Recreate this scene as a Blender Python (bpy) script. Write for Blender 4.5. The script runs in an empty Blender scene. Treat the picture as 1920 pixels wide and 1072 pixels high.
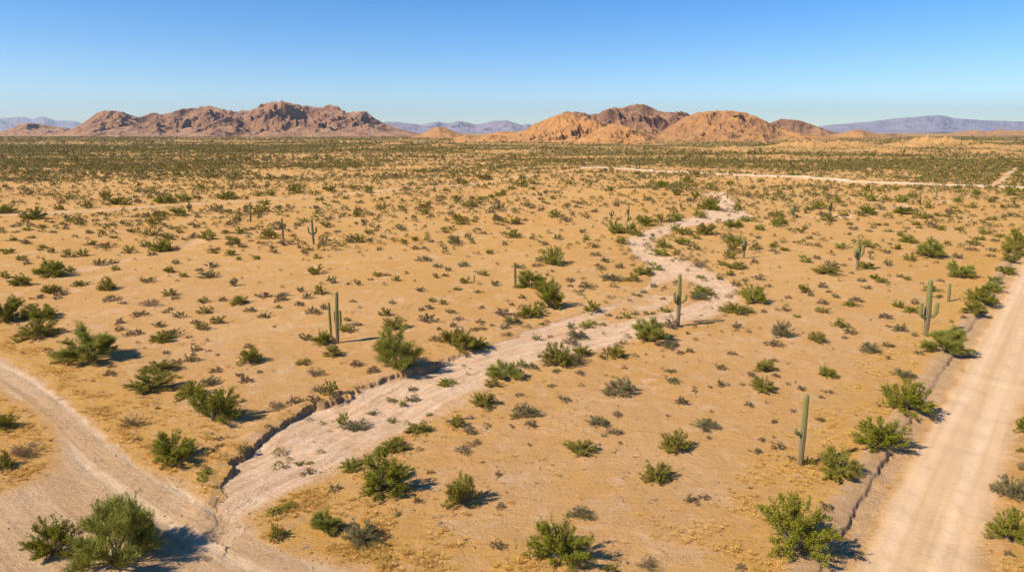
import bpy, math, random
import numpy as np
random.seed(7)
rng = np.random.default_rng(11)
scene = bpy.context.scene
COL = scene.collection

# ------------------------------------------------------------------ camera geometry
F = 1280.0                      # focal length for a picture 1920 wide
CAM_H = 20.0
PITCH = math.atan((536 - 248) / F)
CP, SP = math.cos(PITCH), math.sin(PITCH)
SUN_EL, SUN_AZ = math.radians(41.5), math.radians(205.0)   # azimuth of the direction TOWARDS the sun, from +x

def ss(x, a=0.0, b=1.0):
    t = np.clip((x - a) / (b - a), 0, 1)
    return t * t * (3 - 2 * t)

# ------------------------------------------------------------------ noise
def _h(ix, iy, seed):
    h = (ix.astype(np.int64) * 374761393 + iy.astype(np.int64) * 668265263 + seed * 974711) & 0xFFFFFFFF
    h = ((h ^ (h >> 13)) * 1274126177) & 0xFFFFFFFF
    return ((h ^ (h >> 16)) & 0xFFFF).astype(np.float32) * np.float32(2 * math.pi / 65536)

def pn(x, y, seed=0):
    x = np.asarray(x, dtype=np.float64); y = np.asarray(y, dtype=np.float64)
    ix = np.floor(x); iy = np.floor(y)
    fx = (x - ix).astype(np.float32); fy = (y - iy).astype(np.float32)
    u = fx * fx * fx * (fx * (fx * 6 - 15) + 10); v = fy * fy * fy * (fy * (fy * 6 - 15) + 10)
    def g(ox, oy):
        a = _h(ix + ox, iy + oy, seed)
        return np.cos(a) * (fx - ox) + np.sin(a) * (fy - oy)
    n0 = g(0, 0); n1 = g(1, 0); n2 = g(0, 1); n3 = g(1, 1)
    a = n0 + u * (n1 - n0); b = n2 + u * (n3 - n2)
    return (a + v * (b - a)) * 1.5

def fbm(x, y, o=4, seed=0, gain=0.5):
    s = 0; a = 1.0; t = 0
    for i in range(o):
        s = s + a * pn(x * 2 ** i + i * 13.7, y * 2 ** i + i * 7.3, seed + i); t += a; a *= gain
    return s / t

def ridged(x, y, o=5, seed=0, gain=0.48):
    s = 0; a = 1.0; w = 1.0; t = 0
    for i in range(o):
        n = 1 - np.abs(pn(x * 2.1 ** i + i * 5.1, y * 2.1 ** i + i * 9.2, seed + i)) * 1.4
        n = np.clip(n, 0, 1) ** 2
        s = s + a * n * w; t += a; a *= gain
        w = np.clip(n * 1.6, 0.15, 1)
    return s / t

# ------------------------------------------------------------------ pixel of the photograph -> point on flat ground
def ray(u, v):
    a = (u - 960) / F; b = (v - 536) / F
    return a, CP - b * SP, -SP - b * CP
def gnd(u, v, z=0.0):
    a, dy, dz = ray(u, v)
    t = (CAM_H - z) / -dz
    return a * t, dy * t
def poly(pts):
    return np.array([gnd(u, v) for u, v in pts])

# ------------------------------------------------------------------ polyline distances
def pl_dist(x, y, P):
    """distance, side (+1 = to the right when walking along P), arclength"""
    best = np.full(x.shape, 1e9); side = np.zeros(x.shape); arc = np.zeros(x.shape)
    acc = 0.0
    for i in range(len(P) - 1):
        ax, ay = P[i]; bx, by = P[i + 1]
        dx, dy = bx - ax, by - ay; L = math.hypot(dx, dy)
        if L < 1e-6: continue
        t = ((x - ax) * dx + (y - ay) * dy) / (L * L)
        tc = np.clip(t, 0, 1)
        d = np.hypot(x - ax - tc * dx, y - ay - tc * dy)
        m = d < best
        sd = np.where((dx * (y - ay) - dy * (x - ax)) > 0, -1.0, 1.0)
        best = np.where(m, d, best); side = np.where(m, sd, side); arc = np.where(m, acc + tc * L, arc)
        acc += L
    return best, side, arc

def inside(x, y, P):
    c = np.zeros(x.shape, bool); n = len(P); j = n - 1
    for i in range(n):
        xi, yi = P[i]; xj, yj = P[j]
        cond = ((yi > y) != (yj > y)) & (x < (xj - xi) * (y - yi) / ((yj - yi) if yj != yi else 1e-9) + xi)
        c ^= cond; j = i
    return c

def smooth_line(P, n=4):
    P = np.array(P, float)
    for _ in range(2):
        Q = [P[0]]
        for i in range(len(P) - 1):
            Q.append(P[i] * .75 + P[i + 1] * .25); Q.append(P[i] * .25 + P[i + 1] * .75)
        Q.append(P[-1]); P = np.array(Q)
    return P

# wash: the cut bank on its far-left side and the gentle bank on its near-right side (pixels, walking upstream)
WL = smooth_line(poly([(400,1010),(412,960),(414,915),(424,886),(440,862),(470,836),(520,796),(580,766),(640,746),(700,719),(760,700),(820,682),(862,664),
      (905,653),(960,632),(1010,612),(1060,594),(1100,584),(1150,572),(1200,545),(1225,520),(1215,498),(1186,476),(1170,455),(1185,440),(1230,428),(1262,416),(1305,405),(1336,386),(1352,374),(1340,362)]))
WR = smooth_line(poly([(475,1040),(482,1002),(512,958),(560,925),(640,888),(684,858),(742,822),(802,800),(852,765),(902,735),(980,700),(1050,675),(1120,656),
      (1190,641),(1237,622),(1272,612),(1332,597),(1372,580),(1390,560),(1386,545),(1362,520),(1322,496),(1290,486),(1262,482),(1236,470),(1226,455),(1246,441),(1292,426),(1345,418),(1420,412),(1412,402),(1392,392),(1380,378),(1365,362)]))
WASH = np.vstack([WL, WR[::-1]])
# side washes: (points, half width m)
SIDE = [(smooth_line(poly([(1405,406),(1470,414),(1560,404),(1640,396),(1700,385),(1760,376)])), 2.6),
        (smooth_line(poly([(130,508),(200,492),(270,478),(340,462),(400,446),(470,436),(560,428),(640,410)])), 1.6),
        (smooth_line(poly([(1352,374),(1330,358),(1290,348),(1262,342)])), 2.4)]
# right gravel road edges (near -> far)
RL = poly([(1590,1072),(1680,900),(1900,518)]); RR = poly([(1826,1072),(1882,856),(1926,738)])
def extend(P, a, b):
    d0 = P[0] - P[1]; d0 /= np.hypot(*d0); d1 = P[-1] - P[-2]; d1 /= np.hypot(*d1)
    return np.vstack([P[0] + d0 * a, P, P[-1] + d1 * b])
RL = extend(RL, 20, 500)
RR = RL + 0.0
ROAD_W = 4.7
# left rutted track edges (from far left to near centre)
TU = smooth_line(poly([(-320,540),(-150,600),(0,664),(62,700),(130,756),(190,802),(240,850),(290,890),(345,918),(400,944),(450,985),(520,1026),(620,1060),(720,1085),(860,1130),(1150,1230),(1700,1420)]))
TD = smooth_line(poly([(-320,590),(-150,660),(0,742),(50,772),(84,800),(98,842),(92,880),(40,908),(-60,935),(-200,980),(-260,1080),(100,1220),(500,1320),(860,1420),(1400,1700)]))
TC = smooth_line(poly([(-320,565),(-150,630),(0,702),(60,742),(120,790),(180,850),(270,915),(370,975),(470,1030),(600,1090),(740,1130),(860,1180),(1150,1300),(1500,1500)]))
TRACK = np.vstack([TU, TD[::-1]])
# far tracks: points, half width, paleness
FAR = [(smooth_line(poly([(1100,318),(1180,320),(1300,326),(1500,337),(1700,345),(1960,356)])), 2.7, 1.0),
       (smooth_line(poly([(1130,318),(1060,322),(980,333),(870,345),(700,362),(500,375),(420,380),(350,384),(250,393),(120,400),(-60,410)])), 2.5, 0.16),
       (smooth_line(poly([(1858,350),(1880,336),(1906,316)])), 1.3, 0.5)]
# low sandy hills on the plain: centre u, foot v, top v, half width in pixels
HILLS = [(1365,289,274,85),(1290,284,277,50),(1525,285,264,120),(1600,284,268,80),(1755,276,253,85),(1690,281,266,70),(1860,284,270,90),(1660,293,279,100),(1850,294,280,90),
         (740,276,269,40),(690,282,276,70),(825,278,271,45),(1130,300,292,150),(1450,300,290,90),(600,300,294,160),(960,290,284,120),(300,330,322,220),(1200,372,352,150),(1010,420,405,200),(240,420,408,180)]
_HB = []
for (u, vf, vt, hu) in HILLS:
    x, yf = gnd(u, vf); yc = yf * (1.16 if vf < 300 else 1.08)
    b = (vt - 536) / F; k = (-SP - b * CP) / (CP - b * SP)
    h = max(CAM_H + yc * k, 0.4)
    if vf > 300: h = min(h, 1.6)
    _HB.append((yc * (u - 960) / F / (CP - b * SP), yc, hu / F * yc * 0.62, yf * (0.085 if vf < 300 else .06), h))

def masks(x, y):
    n = x.size; r = np.hypot(x, y)
    m = dict(road=np.zeros(n), wash=np.zeros(n), dl=np.full(n, 99.), dr=np.full(n, 99.), sR=np.full(n, -99.), arc=np.zeros(n), lat=np.zeros(n),
             track=np.zeros(n), tdu=np.full(n, -99.), far=np.zeros(n), pale=np.zeros(n), side=np.zeros(n))
    k = np.nonzero((x > WASH[:, 0].min() - 12) & (x < WASH[:, 0].max() + 12) & (y > WASH[:, 1].min() - 12) & (y < WASH[:, 1].max() + 12))[0]
    X, Y = x[k], y[k]
    # ragged outline of the bank
    wx = X + 0.55 * pn(X / 2.3, Y / 2.3, 31) + 0.28 * pn(X / .8, Y / .8, 32) + .12 * pn(X / .3, Y / .3, 35)
    wy = Y + 0.55 * pn(X / 2.3, Y / 2.3, 33) + 0.28 * pn(X / .8, Y / .8, 34) + .12 * pn(X / .3, Y / .3, 36)
    ins = inside(wx, wy, WASH)
    d, s, a = pl_dist(wx, wy, WL); dc, _q, ac = pl_dist(X, Y, WR); d2, s2, a2 = pl_dist(wx, wy, WR)
    sg = np.where(ins, 1, -1)
    m['dl'][k] = np.where(d < d2, d * sg, np.where(ins, d, 99)); m['dr'][k] = np.where(ins, d2, np.where(d2 <= d, -d2, 99))
    m['wash'][k] = np.where(ins, 1.0, 0.0) * np.minimum(ss(d, 0, .35), ss(d2 + .8 * pn(X / 4, Y / 4, 40), -0.2, 1.6))
    m['arc'][k] = ac; m['lat'][k] = dc
    for P, w in SIDE:
        k = np.nonzero((x > P[:, 0].min() - 14) & (x < P[:, 0].max() + 14) & (y > P[:, 1].min() - 14) & (y < P[:, 1].max() + 14))[0]
        d, s, a = pl_dist(x[k] + 3 * pn(x[k] / 11, y[k] / 11, 50), y[k] + 3 * pn(x[k] / 11, y[k] / 11, 51), P)
        ww = w * (1 + .9 * pn(x[k] / 8, y[k] / 8, 52))
        m['side'][k] = np.maximum(m['side'][k], (1 - ss(d, ww * .5, ww * 1.3)) * ss(fbm(x[k] / 14, y[k] / 14, 3, 53), -.12, .3) * (.55 if P[0, 0] < -20 else 1))
    # gravel road
    d, s, a = pl_dist(x, y, RL)
    sR = d * s
    m['sR'] = sR; e = .25 * pn(x / 2.1, y / 2.1, 60)
    rd = ss(sR + e, -.1, .5) * (1 - ss(sR + e, ROAD_W - .5, ROAD_W + .5))
    m['road'] = rd
    kk = (sR > -6) & (sR < ROAD_W + 4)
    m['arc'] = np.where(kk, a, m['arc']); m['lat'] = np.where(kk, sR, m['lat'])
    # track
    k = np.nonzero((r < 160) & (x < 6))[0]; X, Y = x[k], y[k]
    e = .6 * fbm(X / 2.5, Y / 2.5, 4, 61, .6) ; e2 = .6 * fbm(X / 2.5, Y / 2.5, 4, 66, .6)
    ins = inside(X + e, Y + e2, TRACK); d, s, a = pl_dist(X + e, Y + e2, TU); d2, s2, a2 = pl_dist(X + e, Y + e2, TD)
    dc, _q, ac = pl_dist(X, Y, TC)
    m['trackg'] = np.zeros(n); m['trackg'][k] = np.where(ins, np.minimum(ss(d, 0, 3.5), ss(d2, 0, 3.0)), 0)
    m['track'][k] = np.where(ins, np.minimum(ss(d, 0, .5), ss(d2, 0, 1.4)), 0)
    m['tdu'][k] = np.where(ins, d, -d * np.where(d < d2, 1, 99)); m['tdd'] = np.full(n, 99.); m['tdd'][k] = np.where(ins, -1, d2)
    km = m['wash'][k] < .3
    m['arc'][k] = np.where(km, ac, m['arc'][k]); m['lat'][k] = np.where(km, dc, m['lat'][k])
    for P, w, pl in FAR:
        k = np.nonzero((x > P[:, 0].min() - 20) & (x < P[:, 0].max() + 20) & (y > P[:, 1].min() - 20) & (y < P[:, 1].max() + 20))[0]
        d, s, a = pl_dist(x[k] + 2.0 * pn(x[k] / 30, y[k] / 30, 63), y[k], P)
        f = 1 - ss(d, w * .8, w * 1.25)
        if pl < .9: f = f * (.35 + .65 * ss(fbm(x[k] / 22, y[k] / 22, 3, 64), -.3, .2))
        m['far'][k] = np.maximum(m['far'][k], f); m['pale'][k] = np.maximum(m['pale'][k], f * pl)
    return m

def height(x, y, m=None):
    x = np.asarray(x, float).ravel(); y = np.asarray(y, float).ravel()
    if m is None: m = masks(x, y)
    r = np.hypot(x, y)
    z = 0.35 * ss(r, 20, 90) * fbm(x / 26, y / 26, 3, 1) + 0.10 * fbm(x / 7, y / 7, 3, 5)
    z += ss(r, 110, 330) * 1.5 * fbm(x / 85, y / 60, 3, 9)
    z += ss(r, 500, 1600) * 5.0 * fbm(x / 420, y / 260, 3, 14)
    near = 1 - ss(r, 70, 150)
    z += near * (0.03 * pn(x / 1.3, y / 1.3, 21) + 0.02 * pn(x / .5, y / .5, 22) * ss(pn(x / 6, y / 6, 23), -.2, .4))
    hill = np.zeros(x.size)
    for (hx, hy, sx, sy, h) in _HB:
        g = np.exp(-((x - hx) / sx) ** 2 - ((y - hy) / sy) ** 2)
        k = g > .003
        if hy > 500:
            rn = ridged(x[k] / 34, y[k] / 34, 5, 71)
            z[k] += h * g[k] * (0.6 + .75 * rn)
        else: z[k] += h * g[k]
        if hy > 500: hill[k] = np.maximum(hill[k], g[k])
    # wash bed
    yfar = ss(r, 56, 68)                      # the high cut bank dies out upstream
    depth = (.42 * (1 - yfar) + .14 * yfar) * (.75 + .5 * pn(x / 5, y / 5, 44))
    steep = .22 * (1 - yfar) + 3.0 * yfar
    cut = np.clip((m['dl'] + .05) / steep, 0, 1)
    cut = cut * (2 - cut)
    gentle = ss(m['dr'], -1.5, 7.0)
    inn = ((m['dl'] > 0) & (m['dl'] < 90)) | ((m['dr'] > -1.5) & (m['dr'] < 90))
    z -= np.where(inn, depth * np.minimum(np.where(m['dl'] > 90, 1, cut), gentle), 0) * ss(y, 34.5, 41.0) * (1 - m['trackg'])
    # raised lip behind the cut
    z += np.where((m['dl'] < 0) & (m['dl'] > -3), .16 * np.exp(-((m['dl'] + .9) / .8) ** 2), 0) * (1 - yfar)
    w = m['wash']
    z += w * (1 - ss(r, 60, 110)) * (.15 * fbm(m['arc'] / 11.0, m['lat'] / 1.5, 4, 80) + .012 * pn(x / .45, y / .45, 83))
    z -= m['side'] * .35
    # gravel road, its cut shoulder and berm
    sR = m['sR']; e = .20 * fbm(x / 1.4, y / 1.4, 3, 90)
    lo = ss(sR + e, -1.16, -1.02)
    z += .20 * np.exp(-((sR + 1.9 + e * .6) / .62) ** 2) * (1 - lo)
    z -= (.20 + .10 * pn(x / 6, y / 6, 91)) * (.35 + .65 * ss(pn(x / 3.4, y / 3.4, 92), -.35, .25)) * lo * (1 - ss(sR, ROAD_W, ROAD_W + 3)) * .999
    inr = m['road']
    z = np.where(inr > 0, z * (1 - .55 * inr) - .15 * inr, z)
    z += inr * .03 * fbm(m['arc'] / 30, m['lat'] / .6, 3, 93)
    z += .09 * np.exp(-((sR - ROAD_W - .8 + e) / .5) ** 2) 
    # rutted track
    t = m['track']
    tg = m['trackg']; z = z * (1 - .5 * tg) - .10 * tg
    z -= t * .05 * np.exp(-((np.abs(m['lat'] - 1.0 + .15 * pn(x / 3, y / 3, 97))) / .28) ** 2)
    z += t * .045 * fbm(m['arc'] / 16, m['lat'] / .9, 3, 96)
    td = m['tdu']
    z += .03 * np.exp(-((td + .7 + e) / .55) ** 2) * (td < 0) * (1 - w) * (1 - ss(x, -17, -14))
    # disturbed sand beside the track, scraped by vehicles
    sc = scrape(x, y)
    z += sc * .10 * fbm((x * .35 - y * .94) / .55 , (x * .94 + y * .35) / 3.2, 3, 99)
    f = m['far']; z += f * .35 + m['pale'] * .55
    return z, hill

def scrape(x, y):
    return np.exp(-((x + 22) / 5.5) ** 2 - ((y - 32) / 4.0) ** 2)

def zat(x, y):
    return height(np.atleast_1d(x), np.atleast_1d(y))[0]

def place(us, vs):
    """where the rays through these pixels meet the ground"""
    us = np.asarray(us, float); vs = np.asarray(vs, float); z = np.zeros(us.shape)
    for _ in range(5):
        a, dy, dz = ray(us, vs); t = (CAM_H - z) / -dz
        x, y = a * t, dy * t
        z = .5 * z + .5 * zat(x, y)
    return x, y, zat(x, y)

# ------------------------------------------------------------------ nodes
class NT:
    def __init__(s, name):
        s.m = bpy.data.materials.new(name); s.m.use_nodes = True
        s.t = s.m.node_tree; s.t.nodes.clear(); s.N = s.t.nodes; s.L = s.t.links
    def n(s, typ, **kw):
        nd = s.N.new(typ)
        for k, v in kw.items():
            if k.startswith('i_'):
                key = k[2:]; key = int(key) if key.isdigit() else key.replace('_', ' ')
                s.put(nd.inputs[key], v)
            else: setattr(nd, k, v)
        return nd
    def put(s, inp, v):
        if isinstance(v, bpy.types.NodeSocket): s.L.new(v, inp)
        elif isinstance(v, bpy.types.Node): s.L.new(v.outputs[0], inp)
        else:
            if hasattr(inp.default_value, '__len__') and len(inp.default_value) == 4 and len(v) == 3: v = (*v, 1)
            inp.default_value = v
    def attr(s, name): return s.n('ShaderNodeAttribute', attribute_name=name).outputs['Fac']
    def math(s, op, a, b=None, c=None, clamp=False):
        nd = s.n('ShaderNodeMath', operation=op, use_clamp=clamp); s.put(nd.inputs[0], a)
        if b is not None: s.put(nd.inputs[1], b)
        if c is not None: s.put(nd.inputs[2], c)
        return nd.outputs[0]
    def noise(s, vec, scale, detail=4, rough=.55, dist=0, lo=None, hi=None):
        nd = s.n('ShaderNodeTexNoise'); s.put(nd.inputs['Vector'], vec)
        nd.inputs['Scale'].default_value = scale; nd.inputs['Detail'].default_value = detail
        nd.inputs['Roughness'].default_value = rough; nd.inputs['Distortion'].default_value = dist
        o = nd.outputs['Fac']
        return o if lo is None else s.ramp(o, lo, hi)
    def ramp(s, v, lo, hi, a=0.0, b=1.0):
        nd = s.n('ShaderNodeMapRange', interpolation_type='SMOOTHSTEP'); s.put(nd.inputs[0], v)
        nd.inputs[1].default_value = lo; nd.inputs[2].default_value = hi; nd.inputs[3].default_value = a; nd.inputs[4].default_value = b
        return nd.outputs[0]
    def mix(s, f, a, b, mode='MIX'):
        nd = s.n('ShaderNodeMix', data_type='RGBA', blend_type=mode)
        s.put(nd.inputs[0], f); s.put(nd.inputs[6], a); s.put(nd.inputs[7], b)
        return nd.outputs[2]
    def vec(s, v, scale):
        nd = s.n('ShaderNodeVectorMath', operation='MULTIPLY'); s.put(nd.inputs[0], v); nd.inputs[1].default_value = scale
        return nd.outputs[0]
    def comb(s, x, y, z=0.0):
        nd = s.n('ShaderNodeCombineXYZ'); s.put(nd.inputs[0], x); s.put(nd.inputs[1], y); s.put(nd.inputs[2], z); return nd.outputs[0]
    def pos(s): return s.n('ShaderNodeNewGeometry').outputs['Position']
    def finish(s, col, rough=.9, bump=None, bdist=.05, bstr=1.0, spec=.1, trans=None):
        p = s.n('ShaderNodeBsdfPrincipled'); s.put(p.inputs['Base Color'], col); s.put(p.inputs['Roughness'], rough)
        p.inputs['Specular IOR Level'].default_value = spec
        if bump is not None:
            b = s.n('ShaderNodeBump'); s.put(b.inputs['Height'], bump); b.inputs['Distance'].default_value = bdist; b.inputs['Strength'].default_value = bstr
            s.L.new(b.outputs[0], p.inputs['Normal'])
        out = s.n('ShaderNodeOutputMaterial'); sh = p.outputs[0]
        if trans:
            tr = s.n('ShaderNodeBsdfTranslucent'); s.put(tr.inputs[0], col); mx = s.n('ShaderNodeMixShader'); mx.inputs[0].default_value = trans
            s.L.new(sh, mx.inputs[1]); s.L.new(tr.outputs[0], mx.inputs[2]); sh = mx.outputs[0]
        s.L.new(sh, out.inputs[0]); return s.m

def mat_ground():
    t = NT('desert soil'); P = t.pos()
    big = t.noise(P, .035, 4, .6, 0, .35, .65); mid = t.noise(P, .16, 5, .6, .5, .4, .62); sm = t.noise(P, .9, 5, .6, .3, .38, .66)
    fine = t.noise(P, 7, 5, .65, 0, .3, .7)
    c = t.mix(big, SOIL_A, SOIL_B)
    c = t.mix(t.math('MULTIPLY', mid, .6), c, SOIL_C)
    sy = t.n('ShaderNodeSeparateXYZ'); t.put(sy.inputs[0], P)
    c = t.mix(t.math('MULTIPLY', t.ramp(sy.outputs[1], 45, 130), .85), c, t.mix(big, SOIL_E, SOIL_F))
    c = t.mix(t.math('MULTIPLY', t.noise(P, .42, 7, .68, .9, .50, .66), .7), c, (.72, .455, .265))
    c = t.mix(t.math('MULTIPLY', sm, .35), c, SOIL_D)
    c = t.mix(t.math('MULTIPLY', t.noise(P, 2.2, 7, .75, .5, .56, .70), .45), c, (.42, .235, .105))
    # dry grass stain along the roadsides
    g = t.math('MULTIPLY', t.attr('grassy'), t.noise(P, 1.1, 6, .7, .8, .38, .56), clamp=True)
    c = t.mix(g, c, GRASS_SOIL)
    # bare hills
    c = t.mix(t.math('MULTIPLY', t.attr('hill'), .75), c, HILL_SOIL)
    # ground cover of the far plain
    pv = t.noise(t.vec(P, (.006, .011, 0)), 1.0, 6, .62, .3, .40, .62)
    pv2 = t.noise(t.vec(P, (.05, .05, 0)), 1.0, 4, .6, 0, .42, .58)
    cov = t.math('MULTIPLY', t.attr('cover'), t.math('ADD', t.math('MULTIPLY', pv, .6), t.math('MULTIPLY', pv2, .45)), clamp=True)
    c = t.mix(cov, c, t.mix(t.noise(P, .02, 3), COVER_A, COVER_B))
    # wash sand
    fl = t.comb(t.attr('arc'), t.math('MULTIPLY', t.attr('lat'), 5.0))
    st = t.noise(fl, .35, 5, .6, .4, .35, .65)
    wc = t.mix(st, WASH_A, WASH_B)
    wc = t.mix(t.math('MULTIPLY', t.noise(P, .28, 6, .65, .8, .48, .66), .6), wc, WASH_C)
    wc = t.mix(t.math('MULTIPLY', t.noise(fl, .9, 4, .7, 1.0, .56, .70), .5), wc, (.46, .29, .17))
    c = t.mix(t.attr('wash'), c, wc)
    # roads
    rl = t.comb(t.math('MULTIPLY', t.attr('arc'), .035), t.math('MULTIPLY', t.attr('lat'), 1.1))
    rs = t.noise(rl, 1.0, 6, .62, .15, .33, .67)
    rc = t.mix(rs, ROAD_A, ROAD_B)
    rc = t.mix(t.math('MULTIPLY', t.noise(P, 1.2, 5, .6, 0, .5, .75), .35), rc, ROAD_C)
    def band(a, b): return t.math('SUBTRACT', t.ramp(t.attr('lat'), a, a + .35), t.ramp(t.attr('lat'), b, b + .35))
    rr_ = t.math('MULTIPLY', t.math('ADD', band(.7, 1.25), band(2.7, 3.3), clamp=True), t.noise(P, .8, 4, .6, 0, .25, .6))
    rc = t.mix(t.math('MULTIPLY', rr_, .55), rc, (.78, .56, .36))
    rc = t.mix(t.math('MULTIPLY', band(1.8, 2.3), .35), rc, (.54, .33, .17))
    c = t.mix(t.attr('road'), c, rc)
    rut = t.math('MULTIPLY', t.math('SUBTRACT', t.ramp(t.attr('lat'), .45, .8), t.ramp(t.attr('lat'), 1.2, 1.6)), t.noise(P, .7, 4, .6, 0, .3, .55))
    tc = t.mix(rs, TRACK_A, TRACK_B); tc = t.mix(t.math('MULTIPLY', t.noise(P, .5, 6, .7, .6, .5, .68), .6), tc, (.50, .29, .14))
    c = t.mix(t.attr('track'), c, t.mix(t.math('MULTIPLY', rut, .7), tc, (.76, .54, .34)))
    c = t.mix(t.attr('far'), c, t.mix(t.attr('pale'), FAR_A, FAR_B))
    c = t.mix(t.math('MULTIPLY', t.attr('berm'), t.noise(P, 1.6, 6, .7, .4, .32, .52)), c, t.mix(sm, (.58, .345, .17), (.66, .42, .22)))
    # cut banks and the road shoulder step mixed towards a darker brown
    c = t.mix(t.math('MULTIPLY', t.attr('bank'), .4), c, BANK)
    # grit: small stones and litter, plus fine shadow specks painted as dark dots
    vo = t.n('ShaderNodeTexVoronoi', feature='F1'); t.put(vo.inputs['Vector'], P); vo.inputs['Scale'].default_value = 2.6; vo.inputs['Randomness'].default_value = 1
    cell = t.n('ShaderNodeSeparateColor'); t.put(cell.inputs[0], vo.outputs['Color'])
    dot = t.math('MULTIPLY', t.ramp(vo.outputs['Distance'], .05, .13, 1, 0), t.math('GREATER_THAN', cell.outputs[0], .5))
    notroad = t.math('SUBTRACT', 1.0, t.math('ADD', t.attr('road'), t.math('MULTIPLY', t.attr('wash'), .6), clamp=True))
    c = t.mix(t.math('MULTIPLY', t.math('MULTIPLY', dot, notroad), .45), c, (.20, .115, .06))
    c = t.mix(t.math('MULTIPLY', fine, .16), c, (.30, .17, .085))
    h = t.math('ADD', t.math('MULTIPLY', t.noise(P, 4.0, 8, .78), 1.0), t.math('MULTIPLY', t.noise(P, 14, 4, .6), .25))
    # cracked ripples in the wash
    rp = t.noise(t.comb(t.math('MULTIPLY', t.attr('arc'), .5), t.math('MULTIPLY', t.attr('lat'), 2.2)), 1.4, 5, .65, 1.2)
    h = t.math('ADD', h, t.math('MULTIPLY', t.attr('wash'), t.math('MULTIPLY', rp, .8)))
    h = t.math('ADD', h, t.math('MULTIPLY', t.attr('track'), t.math('MULTIPLY', rs, .22)))
    h = t.math('ADD', h, t.math('MULTIPLY', dot, .25))
    h = t.math('ADD', h, t.math('MULTIPLY', t.attr('berm'), t.math('MULTIPLY', t.noise(P, 2.0, 7, .7, 1.0), .9)))
    h = t.math('ADD', h, t.math('MULTIPLY', t.noise(t.vec(P, (.5, 1.3, 1)), .9, 7, .7, 1.4), 1.3))
    b = t.math('SUBTRACT', 1.0, t.math('MULTIPLY', t.attr('road'), .75))
    return t.finish(c, .95, t.math('MULTIPLY', h, b), .15, 1.0, .08)

def mat_rock(name, a, b, c, sand, scale):
    t = NT(name); P = t.pos()
    n1 = t.noise(P, scale, 6, .65, .6, .38, .62); n2 = t.noise(P, scale * 4.3, 6, .7, .4, .4, .62)
    col = t.mix(n1, a, b); col = t.mix(t.math('MULTIPLY', n2, .6), col, c)
    nz = t.n('ShaderNodeSeparateXYZ'); t.put(nz.inputs[0], t.n('ShaderNodeNewGeometry').outputs['Normal'])
    flat = t.math('MULTIPLY', t.ramp(nz.outputs[2], .80, .96), t.noise(P, scale * 2, 4, .6, 0, .3, .55))
    col = t.mix(flat, col, sand)
    pt = t.noise(P, .08, 3, .7, 0, .56, .66)
    col = t.mix(t.math('MULTIPLY', t.math('MULTIPLY', pt, t.attr('foot')), .7), col, (.10, .095, .035))
    return t.finish(col, .95, t.noise(P, scale * 9, 8, .72, .3), .25 / scale * .12, .9, .05)

def mat_leaf(name, cols, trans=.25, rough=.55, vs=.45):
    t = NT(name); g = t.n('ShaderNodeNewGeometry')
    r = g.outputs['Random Per Island']; P = g.outputs['Position']
    big = t.noise(P, vs, 2, .5, 0, .36, .64)
    c = t.mix(big, cols[0], cols[1])
    c = t.mix(t.math('MULTIPLY', t.math('GREATER_THAN', r, .55), .75), c, cols[2])
    c = t.mix(t.math('MULTIPLY', t.math('GREATER_THAN', r, .88), .8), c, cols[3])
    return t.finish(c, rough, spec=.08, trans=trans)

def mat_stem(name, a, b, sc=6):
    t = NT(name); P = t.pos()
    return t.finish(t.mix(t.noise(P, sc, 4, .6, 0, .35, .65), a, b), .9)

def mat_saguaro():
    t = NT('saguaro skin'); rib = t.attr('rib'); hz = t.attr('hz'); P = t.pos()
    grn = t.mix(t.noise(P, 3, 4, .6, 0, .3, .7), (.10, .105, .028), (.15, .15, .042))
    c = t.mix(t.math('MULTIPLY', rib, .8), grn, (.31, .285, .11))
    old = t.ramp(t.math('ADD', hz, t.math('MULTIPLY', t.noise(P, 2.2, 4), .5)), .60, .92, 1, 0)
    c = t.mix(t.math('MULTIPLY', old, .85), c, t.mix(rib, (.09, .065, .04), (.30, .225, .13)))
    c = t.mix(t.math('MULTIPLY', t.noise(P, 9, 5, .7, 0, .58, .72), .5), c, (.16, .11, .06))
    return t.finish(c, .7, t.noise(P, 30, 3), .01, .5, .25)

# ------------------------------------------------------------------ mesh building from arrays
def mesh_np(name, V, quads=None, tris=None, mats=(), qm=None, tm=None, attrs=None, smooth=False):
    me = bpy.data.meshes.new(name)
    V = np.asarray(V, np.float32); nq = 0 if quads is None else len(quads); nt = 0 if tris is None else len(tris)
    me.vertices.add(len(V)); me.vertices.foreach_set('co', V.ravel())
    loops = []; 
    if nq: loops.append(np.asarray(quads, np.int32).ravel())
    if nt: loops.append(np.asarray(tris, np.int32).ravel())
    lp = np.concatenate(loops)
    me.loops.add(len(lp)); me.loops.foreach_set('vertex_index', lp)
    st = np.concatenate([np.arange(nq) * 4, nq * 4 + np.arange(nt) * 3]).astype(np.int32)
    me.polygons.add(nq + nt); me.polygons.foreach_set('loop_start', st)
    for m in mats: me.materials.append(m)
    if qm is not None or tm is not None:
        mi = np.concatenate([np.zeros(nq, np.int32) if qm is None else np.asarray(qm, np.int32), np.zeros(nt, np.int32) if tm is None else np.asarray(tm, np.int32)])
        me.polygons.foreach_set('material_index', mi)
    if smooth: me.polygons.foreach_set('use_smooth', np.ones(nq + nt, bool))
    if attrs:
        for k, a in attrs.items():
            at = me.attributes.new(k, 'FLOAT', 'POINT'); at.data.foreach_set('value', np.asarray(a, np.float32))
    me.update(calc_edges=True)
    return me

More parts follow.
